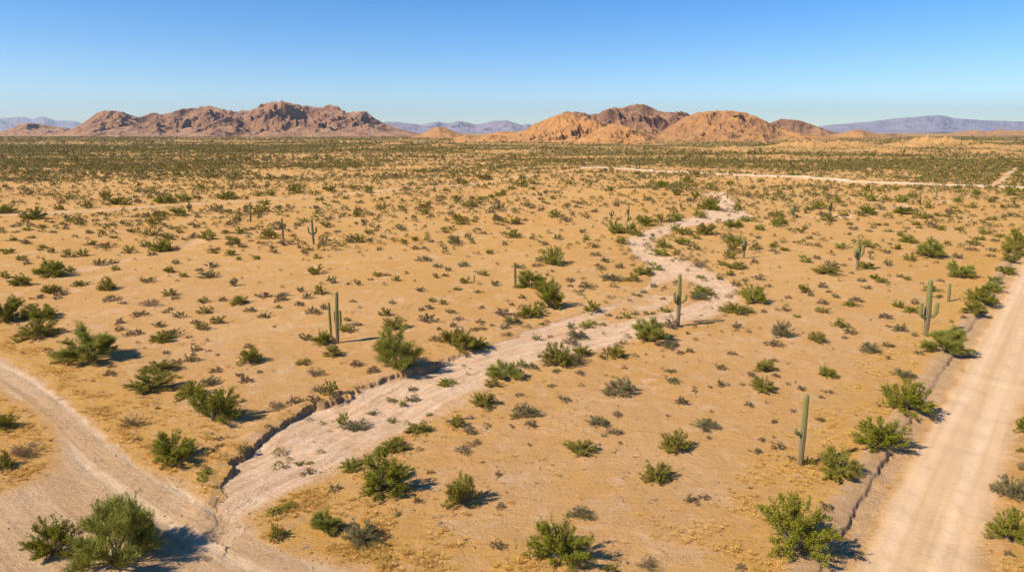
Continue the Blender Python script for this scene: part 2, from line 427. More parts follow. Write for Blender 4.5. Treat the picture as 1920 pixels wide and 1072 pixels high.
def link(name, me, parent=None, loc=None):
    o = bpy.data.objects.new(name, me); COL.objects.link(o)
    if parent: o.parent = parent
    if loc is not None: o.location = loc
    return o
def tag(o, label=None, cat=None, group=None, kind=None):
    if label: o['label'] = label
    if cat: o['category'] = cat
    if group: o['group'] = group
    if kind: o['kind'] = kind
    return o

# ------------------------------------------------------------------ colours
SOIL_A = (.61, .325, .110); SOIL_B = (.67, .378, .158); SOIL_C = (.61, .306, .080); SOIL_D = (.59, .343, .153)
SOIL_E = (.59, .297, .066); SOIL_F = (.63, .345, .100)
GRASS_SOIL = (.62, .33, .080); HILL_SOIL = (.57, .29, .10)
COVER_A = (.25, .165, .060); COVER_B = (.17, .145, .045)
WASH_A = (.70, .435, .25); WASH_B = (.84, .575, .37); WASH_C = (.66, .385, .19)
ROAD_A = (.62, .395, .21); ROAD_B = (.70, .465, .27); ROAD_C = (.60, .36, .175)
TRACK_A = (.58, .35, .18); TRACK_B = (.65, .425, .245)
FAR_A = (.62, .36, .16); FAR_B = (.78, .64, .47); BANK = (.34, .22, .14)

# ------------------------------------------------------------------ terrain
M_GROUND = mat_ground()
def build_terrain():
    # rings: close together near the viewer, ever wider far away
    rs = [9.0]
    while rs[-1] < 32000:
        r = rs[-1]
        rs.append(r + min(max(r * r / (CAM_H * F) * 1.15, .07), r * .022))
    rs = np.array(rs)
    az = np.concatenate([np.linspace(-56, -41, 60)[:-1], np.linspace(-41, 41, 1300), np.linspace(41, 56, 60)[1:]])
    az = np.radians(az)
    A, R = np.meshgrid(az, rs); x = (np.sin(A) * R).ravel(); y = (np.cos(A) * R).ravel()
    m = masks(x, y); z, hill = height(x, y, m)
    nr, na = R.shape
    print('terrain', nr, na, nr * na)
    r = R.ravel()
    # dry grass belongs along the verges
    sR = m['sR']; td = m['tdu']; tdd = m['tdd']
    gr = .85 * ss(sR, -9, -3) * (1 - ss(sR, -3.0, -2.2)) + ss(sR, ROAD_W + .3, ROAD_W + 1.2) * (1 - ss(sR, 12, 22)) * .8
    gr = gr + ss(td, -7, -2.) * (1 - ss(td, -.7, 0)) * (r < 150) + (1 - ss(tdd, 1, 7)) * (tdd >= 0) * (1 - scrape(x, y)) * .8
    gr = gr + np.where((m['dr'] < 0) & (m['dr'] > -3), .6 * (1 - ss(-m['dr'], 1, 4)), 0) * (r < 75)
    gr = np.clip(gr + .45 * ss(fbm(x / 24, y / 24, 3, 130), .2, .5) * (1 - ss(r, 150, 400)), 0, 1) * (1 - m['wash']) * (1 - m['track'])
    cover = ss(r, 300, 1200) * (1 - .8 * np.clip(hill * 1.3, 0, 1))
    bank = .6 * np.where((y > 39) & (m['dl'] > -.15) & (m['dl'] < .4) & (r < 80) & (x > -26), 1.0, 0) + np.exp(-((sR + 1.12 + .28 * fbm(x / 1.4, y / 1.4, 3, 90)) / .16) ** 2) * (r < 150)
    wash = np.clip(np.maximum(m['wash'], m['side'] * .85), 0, 1)
    isl = np.exp(-((x - gnd(1290, 555)[0]) / 5.5) ** 2 - ((y - gnd(1290, 555)[1]) / 8) ** 2)
    IS = smooth_line(poly([(1120,588),(1165,560),(1210,540),(1245,514),(1290,518),(1340,540),(1345,560),(1300,574),(1250,590),(1180,604),(1100,620),(1000,643),(1020,622),(1070,604),(1120,588)]))
    ki = np.nonzero((r > 50) & (r < 110) & (x > -5) & (x < 35))[0]; ii = inside(x[ki] + .8 * pn(x[ki] / 3, y[ki] / 3, 141), y[ki] + 1.2 * pn(x[ki] / 3, y[ki] / 3, 142), IS); di, _a, _b = pl_dist(x[ki], y[ki], IS)
    wash[ki] *= 1 - .96 * np.where(ii, ss(di, 0, 1.5), 0) * ss(fbm(x[ki] / 5, y[ki] / 5, 3, 143), -.55, -.05)
    berm = ss(sR, -2.6, -2.0) * (1 - ss(sR, -.3, .1)) * (r < 160)
    at = dict(berm=np.clip(berm, 0, 1), road=m['road'], wash=wash, track=np.clip(m['track'] + .8 * scrape(x, y), 0, 1), far=m['far'], pale=m['pale'], grassy=gr, cover=cover, hill=hill, bank=np.clip(bank, 0, 1),
              arc=m['arc'], lat=m['lat'])
    ids = np.arange(nr * na).reshape(nr, na)
    q = np.stack([ids[:-1, :-1], ids[:-1, 1:], ids[1:, 1:], ids[1:, :-1]], -1).reshape(-1, 4)[:, ::-1]
    V = np.stack([x, y, z], 1)
    def sub(name, sel, label=None):
        f = q[sel]; u, inv = np.unique(f, return_inverse=True)
        me = mesh_np(name, V[u], inv.reshape(-1, 4), mats=[M_GROUND], attrs={k: a[u] for k, a in at.items()}, smooth=True)
        o = link(name, me); tag(o, label, None, None, 'structure'); return o
    c = q[:, 0]
    kr = m['road'][c] > .5; kt = (m['track'][c] > .5) & ~kr; kw = (wash[c] > .5) & ~kr & ~kt; kf = (m['far'][c] > .5) & ~kr & ~kt & ~kw
    sub('gravel_road', kr, 'pale straight graded gravel road running beside the desert')
    sub('dirt_track', kt, 'rutted pale dirt track crossing the mouth of the wash')
    sub('dry_wash', kw, 'dry sandy wash winding between low banks')
    sub('distant_road', kf, 'thin pale road crossing the far plain')
    sub('ground', ~(kr | kt | kw | kf), 'tan desert soil dotted with scrub')
    # the rest of the plain, beside and behind the viewer, in coarse cells
    az2 = np.radians(np.linspace(56, 304, 90)); rs2 = np.concatenate([[0.5], np.geomspace(9, 32000, 70)])
    A, R = np.meshgrid(az2, rs2); x = (np.sin(A) * R).ravel(); y = (np.cos(A) * R).ravel()
    z = .3 * fbm(x / 26, y / 26, 2, 1) * (R.ravel() < 3000); n2, na2 = R.shape; ids = np.arange(n2 * na2).reshape(n2, na2)
    q = np.stack([ids[:-1, :-1], ids[:-1, 1:], ids[1:, 1:], ids[1:, :-1]], -1).reshape(-1, 4)[:, ::-1]
    o = link('ground', mesh_np('ground', np.stack([x, y, z], 1), q, mats=[M_GROUND], attrs={k: np.zeros(x.size) for k in at} , smooth=True)); tag(o, None, None, None, 'structure')
    # wedge under the viewer's feet
    a3 = np.radians(np.linspace(-56, 56, 20)); A, R = np.meshgrid(a3, np.array([.5, 9.0])); x = (np.sin(A) * R).ravel(); y = (np.cos(A) * R).ravel()
    z = np.where(R.ravel() > 5, zat(x, y), 0)
    ids = np.arange(40).reshape(2, 20); q = np.stack([ids[:-1, :-1], ids[:-1, 1:], ids[1:, 1:], ids[1:, :-1]], -1).reshape(-1, 4)[:, ::-1]
    o = link('ground', mesh_np('ground', np.stack([x, y, z], 1), q, mats=[M_GROUND], attrs={k: np.zeros(40) for k in at}, smooth=True)); tag(o, None, None, None, 'structure')
build_terrain()

# ------------------------------------------------------------------ mountains: eroded height fields at their real distances
def interp(pts, u):
    p = np.array(pts, float); return np.interp(u, p[:, 0], p[:, 1])
def mountain(name, label, pts, yc, wf, wb, mat, lam, seed, base=-3.0, fine=.26, ek=.8, rough=.55, du=1.0, ny=150, sm=2.0, foot=0.0, pw=1.25, bumps=()):
    u = np.arange(pts[0][0], pts[-1][0] + du, du); v = interp(pts, u)
    v = v + .7 * fbm(u / 14, u * 0 + seed, 3, seed) * np.clip((250 - v) / 20, 0, 1)
    b = (v - 536) / F; k = (-SP - b * CP) / (CP - b * SP); ax = (u - 960) / F / (CP - b * SP)
    Y1 = np.linspace(yc - wf, yc + wb, ny)
    Yg, K = np.meshgrid(Y1, k, indexing='ij'); X = Yg * ax[None, :]
    w1 = fbm(X / lam / 2.2, Yg / lam / 2.2, 3, seed + 40) * lam * .55
    w2 = fbm(X / lam / 2.2, Yg / lam / 2.2, 3, seed + 50) * lam * .55
    t = (Yg + w2 * .6 - yc); t = np.where(t < 0, t / wf, t / wb)
    env = np.clip(1 - np.abs(t), 0, 1) ** pw
    R = ridged((X + w1) / lam, (Yg + w2) / lam / 1.25, 6, seed)
    R2 = ridged((X + w1 * .3) / lam * 3.7, (Yg + w2 * .3) / lam * 2.2, 4, seed + 9)
    re = rough * (1 - ek * env ** 3)
    Pn = env * (1 - re + re * 1.5 * R) + re * fine * (R2 - .4) * np.clip(env * 3, 0, 1)
    Pn = Pn * ss(1 - np.abs(t), 0, .08)
    need = (K * Yg + CAM_H - base)
    A = np.where(Pn > .18, need / np.maximum(Pn, .18), 1e9).min(0)
    A = np.clip(A, 1, None)
    ke = np.exp(-.5 * (np.arange(-8, 9) / sm) ** 2); ke /= ke.sum()
    A = np.convolve(np.pad(A, 8, mode='edge'), ke, 'valid')
    Z = base + A[None, :] * Pn
    n, m_ = Z.shape; ids = np.arange(n * m_).reshape(n, m_)
    q = np.stack([ids[:-1, :-1], ids[:-1, 1:], ids[1:, 1:], ids[1:, :-1]], -1).reshape(-1, 4)[:, ::-1]
    me = mesh_np(name, np.stack([X.ravel(), Yg.ravel(), Z.ravel()], 1), q, mats=[mat], attrs={'foot': (foot * (1 - np.clip((Z - base) / (A[None, :] * .35 + 1), 0, 1))).ravel()}, smooth=False)
    o = link(name, me); tag(o, label, None, None, 'structure'); return o

R_LEFT = mat_rock('brown volcanic rock', (.27, .135, .078), (.14, .075, .055), (.38, .20, .105), (.40, .225, .13), .005)
R_FAR = mat_rock('far haze tinted rock', (.20, .19, .26), (.15, .15, .21), (.26, .23, .28), (.30, .26, .30), .0012)  # blue of the haze is mixed into the rock colour itself
R_TAN = mat_rock('tan granite', (.46, .225, .080), (.38, .18, .065), (.22, .11, .055), (.50, .255, .10), .014)
R_DARK = mat_rock('dark varnished rock', (.20, .105, .065), (.30, .155, .085), (.14, .08, .06), (.38, .205, .105), .010)
R_DOME = mat_rock('tan and brown rock', (.42, .21, .080), (.30, .15, .07), (.20, .105, .06), (.46, .235, .09), .012)

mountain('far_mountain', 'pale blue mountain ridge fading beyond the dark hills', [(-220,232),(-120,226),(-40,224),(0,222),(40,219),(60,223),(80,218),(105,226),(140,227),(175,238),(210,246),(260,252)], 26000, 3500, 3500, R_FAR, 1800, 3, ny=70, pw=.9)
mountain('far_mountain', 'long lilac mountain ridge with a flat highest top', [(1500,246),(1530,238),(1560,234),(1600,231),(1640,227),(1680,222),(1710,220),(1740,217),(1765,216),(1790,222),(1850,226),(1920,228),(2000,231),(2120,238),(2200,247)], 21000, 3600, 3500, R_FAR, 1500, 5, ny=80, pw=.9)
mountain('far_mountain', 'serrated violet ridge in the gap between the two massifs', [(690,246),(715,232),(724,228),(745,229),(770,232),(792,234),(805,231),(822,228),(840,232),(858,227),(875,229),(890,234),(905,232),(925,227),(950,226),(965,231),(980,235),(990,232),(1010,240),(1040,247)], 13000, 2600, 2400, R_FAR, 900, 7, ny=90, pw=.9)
mountain('low_mountain', 'low dark mesa at the foot of the pale blue ridge', [(-200,246),(-80,243),(0,247),(22,240),(34,234),(50,230),(75,233),(100,237),(125,240),(150,247),(190,253)], 4700, 800, 800, R_LEFT, 260, 11, ny=160, fine=.34, rough=.75, foot=.6)
mountain('rugged_mountain', 'rugged brown purple range with a broad highest summit', [(95,254),(120,248),(140,240),(160,228),(178,214),(186,209),(200,208),(225,208),(240,214),(262,221),(280,213),(290,210),(304,216),(312,214),(330,207),(348,203),(362,204),(380,199),(395,198),(410,203),(430,208),(445,209),(462,207),(470,208),(482,200),(500,193),(512,190),(535,191),(560,197),(580,199),(600,202),(612,198),(622,196),(636,202),(652,212),(662,211),(680,207),(690,212),(705,224),(725,233),(750,242),(790,250),(840,256)],
         4100, 1500, 900, R_LEFT, 320, 13, ny=400, fine=.26, ek=.80, sm=6, foot=1.0, pw=1.25, rough=.80)
mountain('rugged_mountain', 'brown foothill spur before the rugged purple range', [(110,260),(150,252),(190,243),(215,240),(245,236),(270,246),(300,252),(330,246),(355,238),(380,243),(400,236),(425,240),(450,252),(480,246),(505,238),(530,241),(555,236),(580,238),(605,246),(640,240),(665,243),(690,237),(715,244),(745,250),(780,257)],
         3250, 520, 500, R_LEFT, 200, 17, ny=170, sm=5, foot=1.0, pw=1.3, rough=.65)
mountain('small_hill', 'small orange hill standing before the serrated violet ridge', [(770,258),(795,250),(812,240),(822,237),(836,240),(850,246),(872,254),(895,259)], 2600, 330, 300, R_DOME, 160, 19, ny=70, foot=1.0)
mountain('small_hill', 'small orange peaked hill before the lilac ridge', [(1555,254),(1585,248),(1602,243),(1618,244),(1632,248),(1650,254),(1680,260)], 2300, 260, 260, R_DOME, 150, 21, ny=60, foot=1.0)
mountain('small_hill', 'low brown hill beside the orange peaked one', [(1640,259),(1660,252),(1675,250),(1690,253),(1712,259)], 2500, 220, 220, R_DARK, 130, 22, ny=50, foot=1.0)
mountain('low_mountain', 'low pinkish ridge beneath the lilac mountains', [(1735,255),(1775,250),(1810,246),(1830,244),(1850,247),(1875,243),(1900,245),(1960,243),(2060,248),(2150,256)], 5200, 700, 700, R_DOME, 420, 23, ny=80)
mountain('dark_mountain', 'dark brown peak rising behind the tan granite slopes', [(1020,246),(1050,216),(1063,207),(1072,211),(1082,209),(1094,212),(1110,215),(1125,213),(1138,204),(1150,201),(1165,203),(1182,198),(1197,194),(1212,197),(1228,205),(1245,211),(1265,210),(1280,209),(1300,218),(1330,236),(1370,250)], 2300, 640, 520, R_DARK, 160, 25, ny=300, fine=.28, ek=.78, sm=6, pw=1.05, rough=.72)
mountain('tan_mountain', 'broad tan dome with a brown banded flank', [(1205,266),(1235,250),(1258,236),(1280,221),(1302,213),(1320,209),(1345,208),(1370,207),(1395,211),(1420,219),(1445,232),(1475,243),(1520,252),(1575,259)], 1950, 560, 420, R_DOME, 110, 27, ny=280, fine=.33, ek=.78, sm=6, foot=.9, pw=1.0, rough=.6)
mountain('dark_mountain', 'dark brown ridge trailing off from the tan dome', [(1400,250),(1430,236),(1448,229),(1465,223),(1482,224),(1500,226),(1520,233),(1540,240),(1560,247),(1590,252)], 2500, 400, 350, R_DARK, 120, 29, ny=170, foot=.6)
mountain('tan_mountain', 'steep tan granite massif with dark clefts', [(845,262),(862,256),(875,252),(888,257),(903,256),(925,249),(948,246),(970,248),(990,242),(1000,232),(1015,228),(1030,221),(1048,214),(1062,212),(1080,214),(1098,218),(1110,224),(1125,229),(1140,232),(1160,236),(1185,243),(1215,250),(1245,258)], 1700, 430, 360, R_TAN, 105, 31, ny=320, fine=.33, ek=.74, sm=6, foot=.5, pw=1.0, rough=.75)
mountain('tan_mountain', 'rounded tan granite knoll at the foot of the massif', [(1070,268),(1095,258),(1115,246),(1135,237),(1152,233),(1172,236),(1195,244),(1215,252),(1235,262),(1255,270)], 1330, 190, 190, R_TAN, 75, 33, ny=200, fine=.4, foot=.5, pw=.9, rough=.55)

# ------------------------------------------------------------------ plants
LEAF_C = mat_leaf('creosote leaves', ((.18, .188, .012), (.24, .228, .018), (.32, .29, .028), (.42, .36, .05)))
LEAF_O = mat_leaf('olive creosote leaves', ((.23, .20, .024), (.28, .235, .03), (.35, .29, .045), (.42, .34, .07)))
LEAF_P = mat_leaf('palo verde twigs', ((.26, .265, .040), (.32, .31, .05), (.41, .38, .08), (.52, .46, .13)), .3)
LEAF_Y = mat_leaf('bright wash shrub leaves', ((.24, .25, .025), (.29, .285, .035), (.36, .34, .05), (.42, .38, .08)), .3)
LEAF_G = mat_leaf('bursage leaves', ((.165, .15, .055), (.20, .18, .07), (.26, .225, .10), (.33, .28, .13)))
LEAF_D = mat_leaf('dry twigs', ((.15, .105, .052), (.18, .125, .062), (.24, .17, .09), (.33, .245, .13)), .1)
FAR_LEAF = mat_leaf('distant green scrub', ((.17, .148, .028), (.21, .172, .036), (.26, .21, .05), (.32, .26, .08)), .2, vs=.12)
FAR_LEAF_O = mat_leaf('distant olive scrub', ((.20, .155, .045), (.23, .175, .055), (.28, .215, .07), (.34, .26, .10)), .2, vs=.12)
STEM = mat_stem('grey bark', (.16, .125, .085), (.26, .21, .15))
STEM_DRY = mat_stem('dry bark', (.17, .13, .10), (.30, .24, .18))
STEM_P = mat_stem('green bark', (.13, .13, .045), (.20, .18, .07))
GRASS_M = mat_leaf('dry grass', ((.74, .47, .13), (.66, .42, .12), (.80, .56, .19), (.56, .40, .11)), .3, .8, .2)

def unit(n, r=rng):
    v = r.normal(size=(n, 3)); return v / np.linalg.norm(v, axis=1, keepdims=True)
def leaves(c, d, ln, wd, r):
    d = d / np.maximum(np.linalg.norm(d, axis=1, keepdims=True), 1e-6)
    s = np.cross(d, unit(len(c), r)); s /= np.maximum(np.linalg.norm(s, axis=1, keepdims=True), 1e-6)
    ln = np.asarray(ln).reshape(-1, 1); wd = np.asarray(wd).reshape(-1, 1)
    V = np.stack([c - d * ln * .5, c + s * wd * .5, c + d * ln * .5, c - s * wd * .5], 1).reshape(-1, 3)
    return V, np.arange(len(V)).reshape(-1, 4)
def tubes(path, rad):
    n, k, _ = path.shape
    tan = np.gradient(path, axis=1); tan /= np.maximum(np.linalg.norm(tan, axis=2, keepdims=True), 1e-6)
    ref = np.where(np.abs(tan[..., 2:3]) > .9, np.array([1., 0, 0]), np.array([0, 0, 1.]))
    a = np.cross(tan, ref); a /= np.maximum(np.linalg.norm(a, axis=2, keepdims=True), 1e-6); b = np.cross(tan, a)
    ang = np.arange(3) * 2 * math.pi / 3
    V = path[:, :, None, :] + rad[:, :, None, None] * (np.cos(ang)[None, None, :, None] * a[:, :, None, :] + np.sin(ang)[None, None, :, None] * b[:, :, None, :])
    ids = np.arange(n * k * 3).reshape(n, k, 3); nx = np.roll(ids, -1, 2)
    q = np.stack([ids[:, :-1], nx[:, :-1], nx[:, 1:], ids[:, 1:]], -1).reshape(-1, 4)
    return V.reshape(-1, 3), q

def grow(seed, kind, nst, nsub, nleaf, ls):
    """unit wide plant (width 1, height H0); returns stem arrays and leaf arrays"""
    r = np.random.default_rng(seed)
    H0 = {'c': .66, 'p': .80, 'g': .55, 'd': .45, 'y': .6, 'm': .22}[kind]
    phi = r.uniform(0, 2 * math.pi, nst) ; w = r.beta(1.25, 1.15, nst)
    if kind == 'p': w = r.beta(1.15, 1.2, nst)
    lob = 1 + .22 * np.sin(phi * 2 + r.uniform(0, 6)) + .14 * np.sin(phi * 3 + r.uniform(0, 6))
    rr = .5 * np.sqrt(np.clip(1 - (w * .93) ** 2, .02, 1)) * lob * r.uniform(.80, 1.04, nst)
    tip = np.stack([np.cos(phi) * rr, np.sin(phi) * rr, H0 * (w * .96 + .04) * r.uniform(.85, 1.06, nst)], 1)
    base = np.stack([r.normal(0, .045, nst), r.normal(0, .045, nst), np.full(nst, -.02)], 1)
    if kind in 'gdy': base[:, :2] *= 2.2
    mid = (base + tip) / 2 + np.stack([-np.cos(phi) * .04, -np.sin(phi) * .04, r.uniform(0, .09, nst)], 1) + r.normal(0, .02, (nst, 3))
    T = np.linspace(0, 1, 6)[None, :, None]
    path = (1 - T) ** 2 * base[:, None] + 2 * T * (1 - T) * mid[:, None] + T * T * tip[:, None]
    th = {'c': .0075, 'p': .013, 'g': .005, 'd': .0045, 'y': .005, 'm': .004}[kind]
    rad = th * (1 - .75 * T[..., 0]) * r.uniform(.6, 1.4, (nst, 1))
    sV, sQ = tubes(path, np.broadcast_to(rad, path.shape[:2]))
    # side twigs
    ns = nst * nsub; si = np.repeat(np.arange(nst), nsub); t = r.uniform(.30 if kind != 'p' else .4, 1, ns) ** .8
    t_ = t[:, None]; p0 = (1 - t_) ** 2 * base[si] + 2 * t_ * (1 - t_) * mid[si] + t_ * t_ * tip[si]
    dr = (tip - base)[si]; dr /= np.linalg.norm(dr, axis=1, keepdims=True)
    d = dr * .75 + unit(ns, r) * .75 + np.array([0, 0, .35]); d /= np.linalg.norm(d, axis=1, keepdims=True)
    L = r.uniform(.06, .17, ns) * (1.5 if kind == 'p' else 1.0) * (1.1 - .4 * t)
    if kind == 'm': L *= .6
    p1 = p0 + d * L[:, None]; p1[:, 2] = np.maximum(p1[:, 2], .015)
    pm = (p0 + p1) / 2 + r.normal(0, .008, (ns, 3))
    tV, tQ = tubes(np.stack([p0, pm, p1], 1), np.full((ns, 3), th * .32) * np.array([1, .8, .4]))
    SV = np.vstack([sV, tV]); SQ = np.vstack([sQ, tQ + len(sV)])
    # leaves gather towards the ends of the twigs
    li = r.integers(0, ns, nleaf); s = (r.uniform(0, 1, nleaf) ** .6)[:, None]
    c = p0[li] + (p1 - p0)[li] * s
    if kind in 'cyg':
        keep_bias = r.uniform(.25, 1, ns)[li]                       # fuller and thinner twigs
        c = c + r.normal(0, .020, (nleaf, 3)) * keep_bias[:, None]
        dd = d[li] * .6 + unit(nleaf, r); ln = ls * r.uniform(.7, 1.5, nleaf); wd = ls * r.uniform(.5, .9, nleaf)
    elif kind == 'p':
        c = c + r.normal(0, .018, (nleaf, 3)); dd = d[li] * 1.3 + unit(nleaf, r) * .55 + np.array([0, 0, .25]); ln = ls * r.uniform(1.6, 3.4, nleaf); wd = ls * r.uniform(.22, .45, nleaf)
    else:
        c = c + r.normal(0, .016, (nleaf, 3)); dd = d[li] + unit(nleaf, r) * .7; ln = ls * r.uniform(1.4, 3.0, nleaf); wd = ls * r.uniform(.2, .4, nleaf)
    c[:, 2] = np.maximum(c[:, 2], .012)
    LV, LQ = leaves(c, dd, ln, wd, r)
    LV[:, 2] = np.maximum(LV[:, 2], -.01)
    return SV, SQ, LV, LQ

# three levels of detail, several shapes of each kind
LV_HI, LV_MID, LV_LO = 2, 1, 0
PLAN = {('c', 2): (6, 50, 18, 24000, .0185), ('c', 1): (5, 28, 9, 3600, .039), ('c', 0): (4, 9, 4, 210, .14),
        ('p', 2): (4, 30, 30, 30000, .019), ('p', 1): (3, 22, 10, 2600, .052), ('p', 0): (3, 9, 4, 220, .14),
        ('g', 2): (4, 54, 10, 11000, .020), ('g', 1): (4, 26, 5, 1200, .056), ('g', 0): (4, 9, 3, 140, .15),
        ('d', 2): (4, 46, 7, 1900, .028), ('d', 1): (4, 30, 5, 800, .062), ('d', 0): (4, 12, 3, 130, .16),
        ('y', 2): (3, 54, 14, 20000, .019), ('y', 1): (3, 26, 8, 1900, .052), ('y', 0): (3, 9, 4, 200, .14)}
STEMS, FOLS, JOIN = {}, {}, {}
KEYMAT = {'c': LEAF_C, 'o': LEAF_O, 'p': LEAF_P, 'g': LEAF_G, 'd': LEAF_D, 'y': LEAF_Y}
SHAPE = {'c': 'c', 'o': 'c', 'p': 'p', 'g': 'g', 'd': 'd', 'y': 'y'}
_G = {}
def grown(sh, lod, i):
    k = (sh, lod, i)
    if k not in _G:
        n, a, b, c, l = PLAN[(sh, lod)]; _G[k] = grow(1000 + ord(sh) * 31 + lod * 7 + i, sh, a, b, c, l)
    return _G[k]
def meshes(kind, lod, i):
    sh = SHAPE[kind]; k = (kind, lod, i)
    if k not in JOIN:
        SV, SQ, LV, LQ = grown(sh, lod, i)
        sm = STEM_P if kind == 'p' else (STEM_DRY if kind in 'dg' else STEM)
        nm = NAMES[kind]
        if lod == 2:
            JOIN[k] = (mesh_np(nm + ' stems', SV, SQ, mats=[sm]), mesh_np(nm + ' foliage', LV, LQ, mats=[KEYMAT[kind]]))
        else:
            q = np.vstack([SQ, LQ + len(SV)])
            JOIN[k] = mesh_np(nm, np.vstack([SV, LV]), q, mats=[sm, KEYMAT[kind]], qm=np.concatenate([np.zeros(len(SQ)), np.ones(len(LQ))]))
    return JOIN[k]
NAMES = {'c': 'creosote_bush', 'o': 'creosote_bush', 'p': 'palo_verde_tree', 'g': 'bursage_shrub', 'd': 'dry_shrub', 'y': 'wash_shrub'}
CATS = {'c': 'bush', 'o': 'bush', 'p': 'tree', 'g': 'shrub', 'd': 'dry shrub', 'y': 'shrub'}
GROUPS = {'c': 'creosote bushes scattered over the desert', 'o': 'creosote bushes scattered over the desert', 'p': 'palo verde trees near the wash and roads',
          'g': 'grey bursage shrubs on the sandy soil', 'd': 'dry leafless shrubs on the sandy soil', 'y': 'bright green shrubs along the wash'}
NOUN = {'c': 'dark green creosote', 'o': 'olive creosote', 'p': 'feathery palo verde', 'g': 'grey green bursage', 'd': 'brown dry shrub', 'y': 'yellow green shrub'}
DEFH = {'c': .68, 'o': .62, 'p': .78, 'g': .55, 'd': .45, 'y': .6}

# plants read off the photograph: tile origin, then (x, y, width[, height], kind) in pixels of that tile enlarged three times
T = []
def tile(ox, oy, s):
    for it in s.split():
        k = it[-1]; p = [float(q) for q in it[:-1].split(',')]
        w = p[2]; h = p[3] if len(p) > 3 else DEFH[k] * w
        T.append((ox + p[0] / 3, oy + p[1] / 3, w / 3, h / 3, k))
tile(0, 460, """510,660,300,215p 40,435,190,150c 230,425,190,95c 215,525,220,110o 290,180,170,110c 400,155,70,45c 120,230,110,60c 285,270,110,50o 605,255,110,75o 465,230,85,40c
620,318,90,40g 845,345,110,30d 830,212,100,35g 950,155,75,45c 1035,180,50,32c 1170,185,110,35g 950,290,100,45o 985,305,40,20d 1145,325,70,35c 1255,315,50,28d 1345,333,105,50o 1410,375,68,35g
1150,388,88,45o 1230,445,85,52o 1140,480,90,50o 1100,445,70,28d 1320,230,65,50g 1780,165,100,55o 1870,215,65,52g 1440,82,45,30c 1785,78,50,32o 1540,48,45,35g 1200,46,60,28o 1290,62,80,40o 1340,85,40,25o
1190,127,70,40g 1125,147,50,25g 985,107,45,28g 650,142,50,32c 470,62,80,45c 390,70,70,50o 285,45,45,40o 125,88,65,35c 565,117,60,48g 720,47,75,48o 630,107,70,28g 150,110,50,25d 35,50,80,35c 905,38,105,68c
990,27,60,25d 30,187,60,45c 855,60,55,28g 1480,296,90,28d 1575,316,85,45d 1590,285,50,22d 1490,412,80,40g 1565,353,40,20c 1760,390,85,45d 1690,342,60,32d 1800,282,80,60o 1690,265,50,40g 1730,305,50,45g
1825,362,60,32d 1720,542,80,52g 1815,560,110,85c 1870,628,110,65o 1705,677,90,45o 1415,672,125,90c 1400,582,60,32d 1775,740,110,52d 1215,718,72,24d 1385,776,80,46d 1345,737,50,20d 1180,792,120,48g
1852,852,95,88o 1805,832,80,46d 895,722,165,75o 860,830,240,120o 1075,862,150,95c 1220,1015,275,220c 755,1028,130,75d 620,737,75,34d 1075,657,80,55g 995,670,70,28d 1100,597,60,38g 915,545,130,60o 980,512,85,48g
755,508,90,38d 672,443,55,34d 672,482,60,28d 895,462,65,42g 1010,412,65,45g 790,402,85,28d 957,366,40,22d 930,382,40,18d 340,287,80,25d 318,306,50,22d 215,302,70,22d 692,332,45,18d 935,612,45,25g 890,922,30,18d
300,668,40,20d 265,592,40,14d 625,688,45,16d 1060,522,42,16d 15,1045,150,100c 1560,928,115,45d 1655,895,90,45d 1765,888,80,45d 1170,600,30,14d 1225,620,30,12d 1545,462,30,12d 165,350,60,22d 1085,560,30,14d 1460,718,40,14d""")
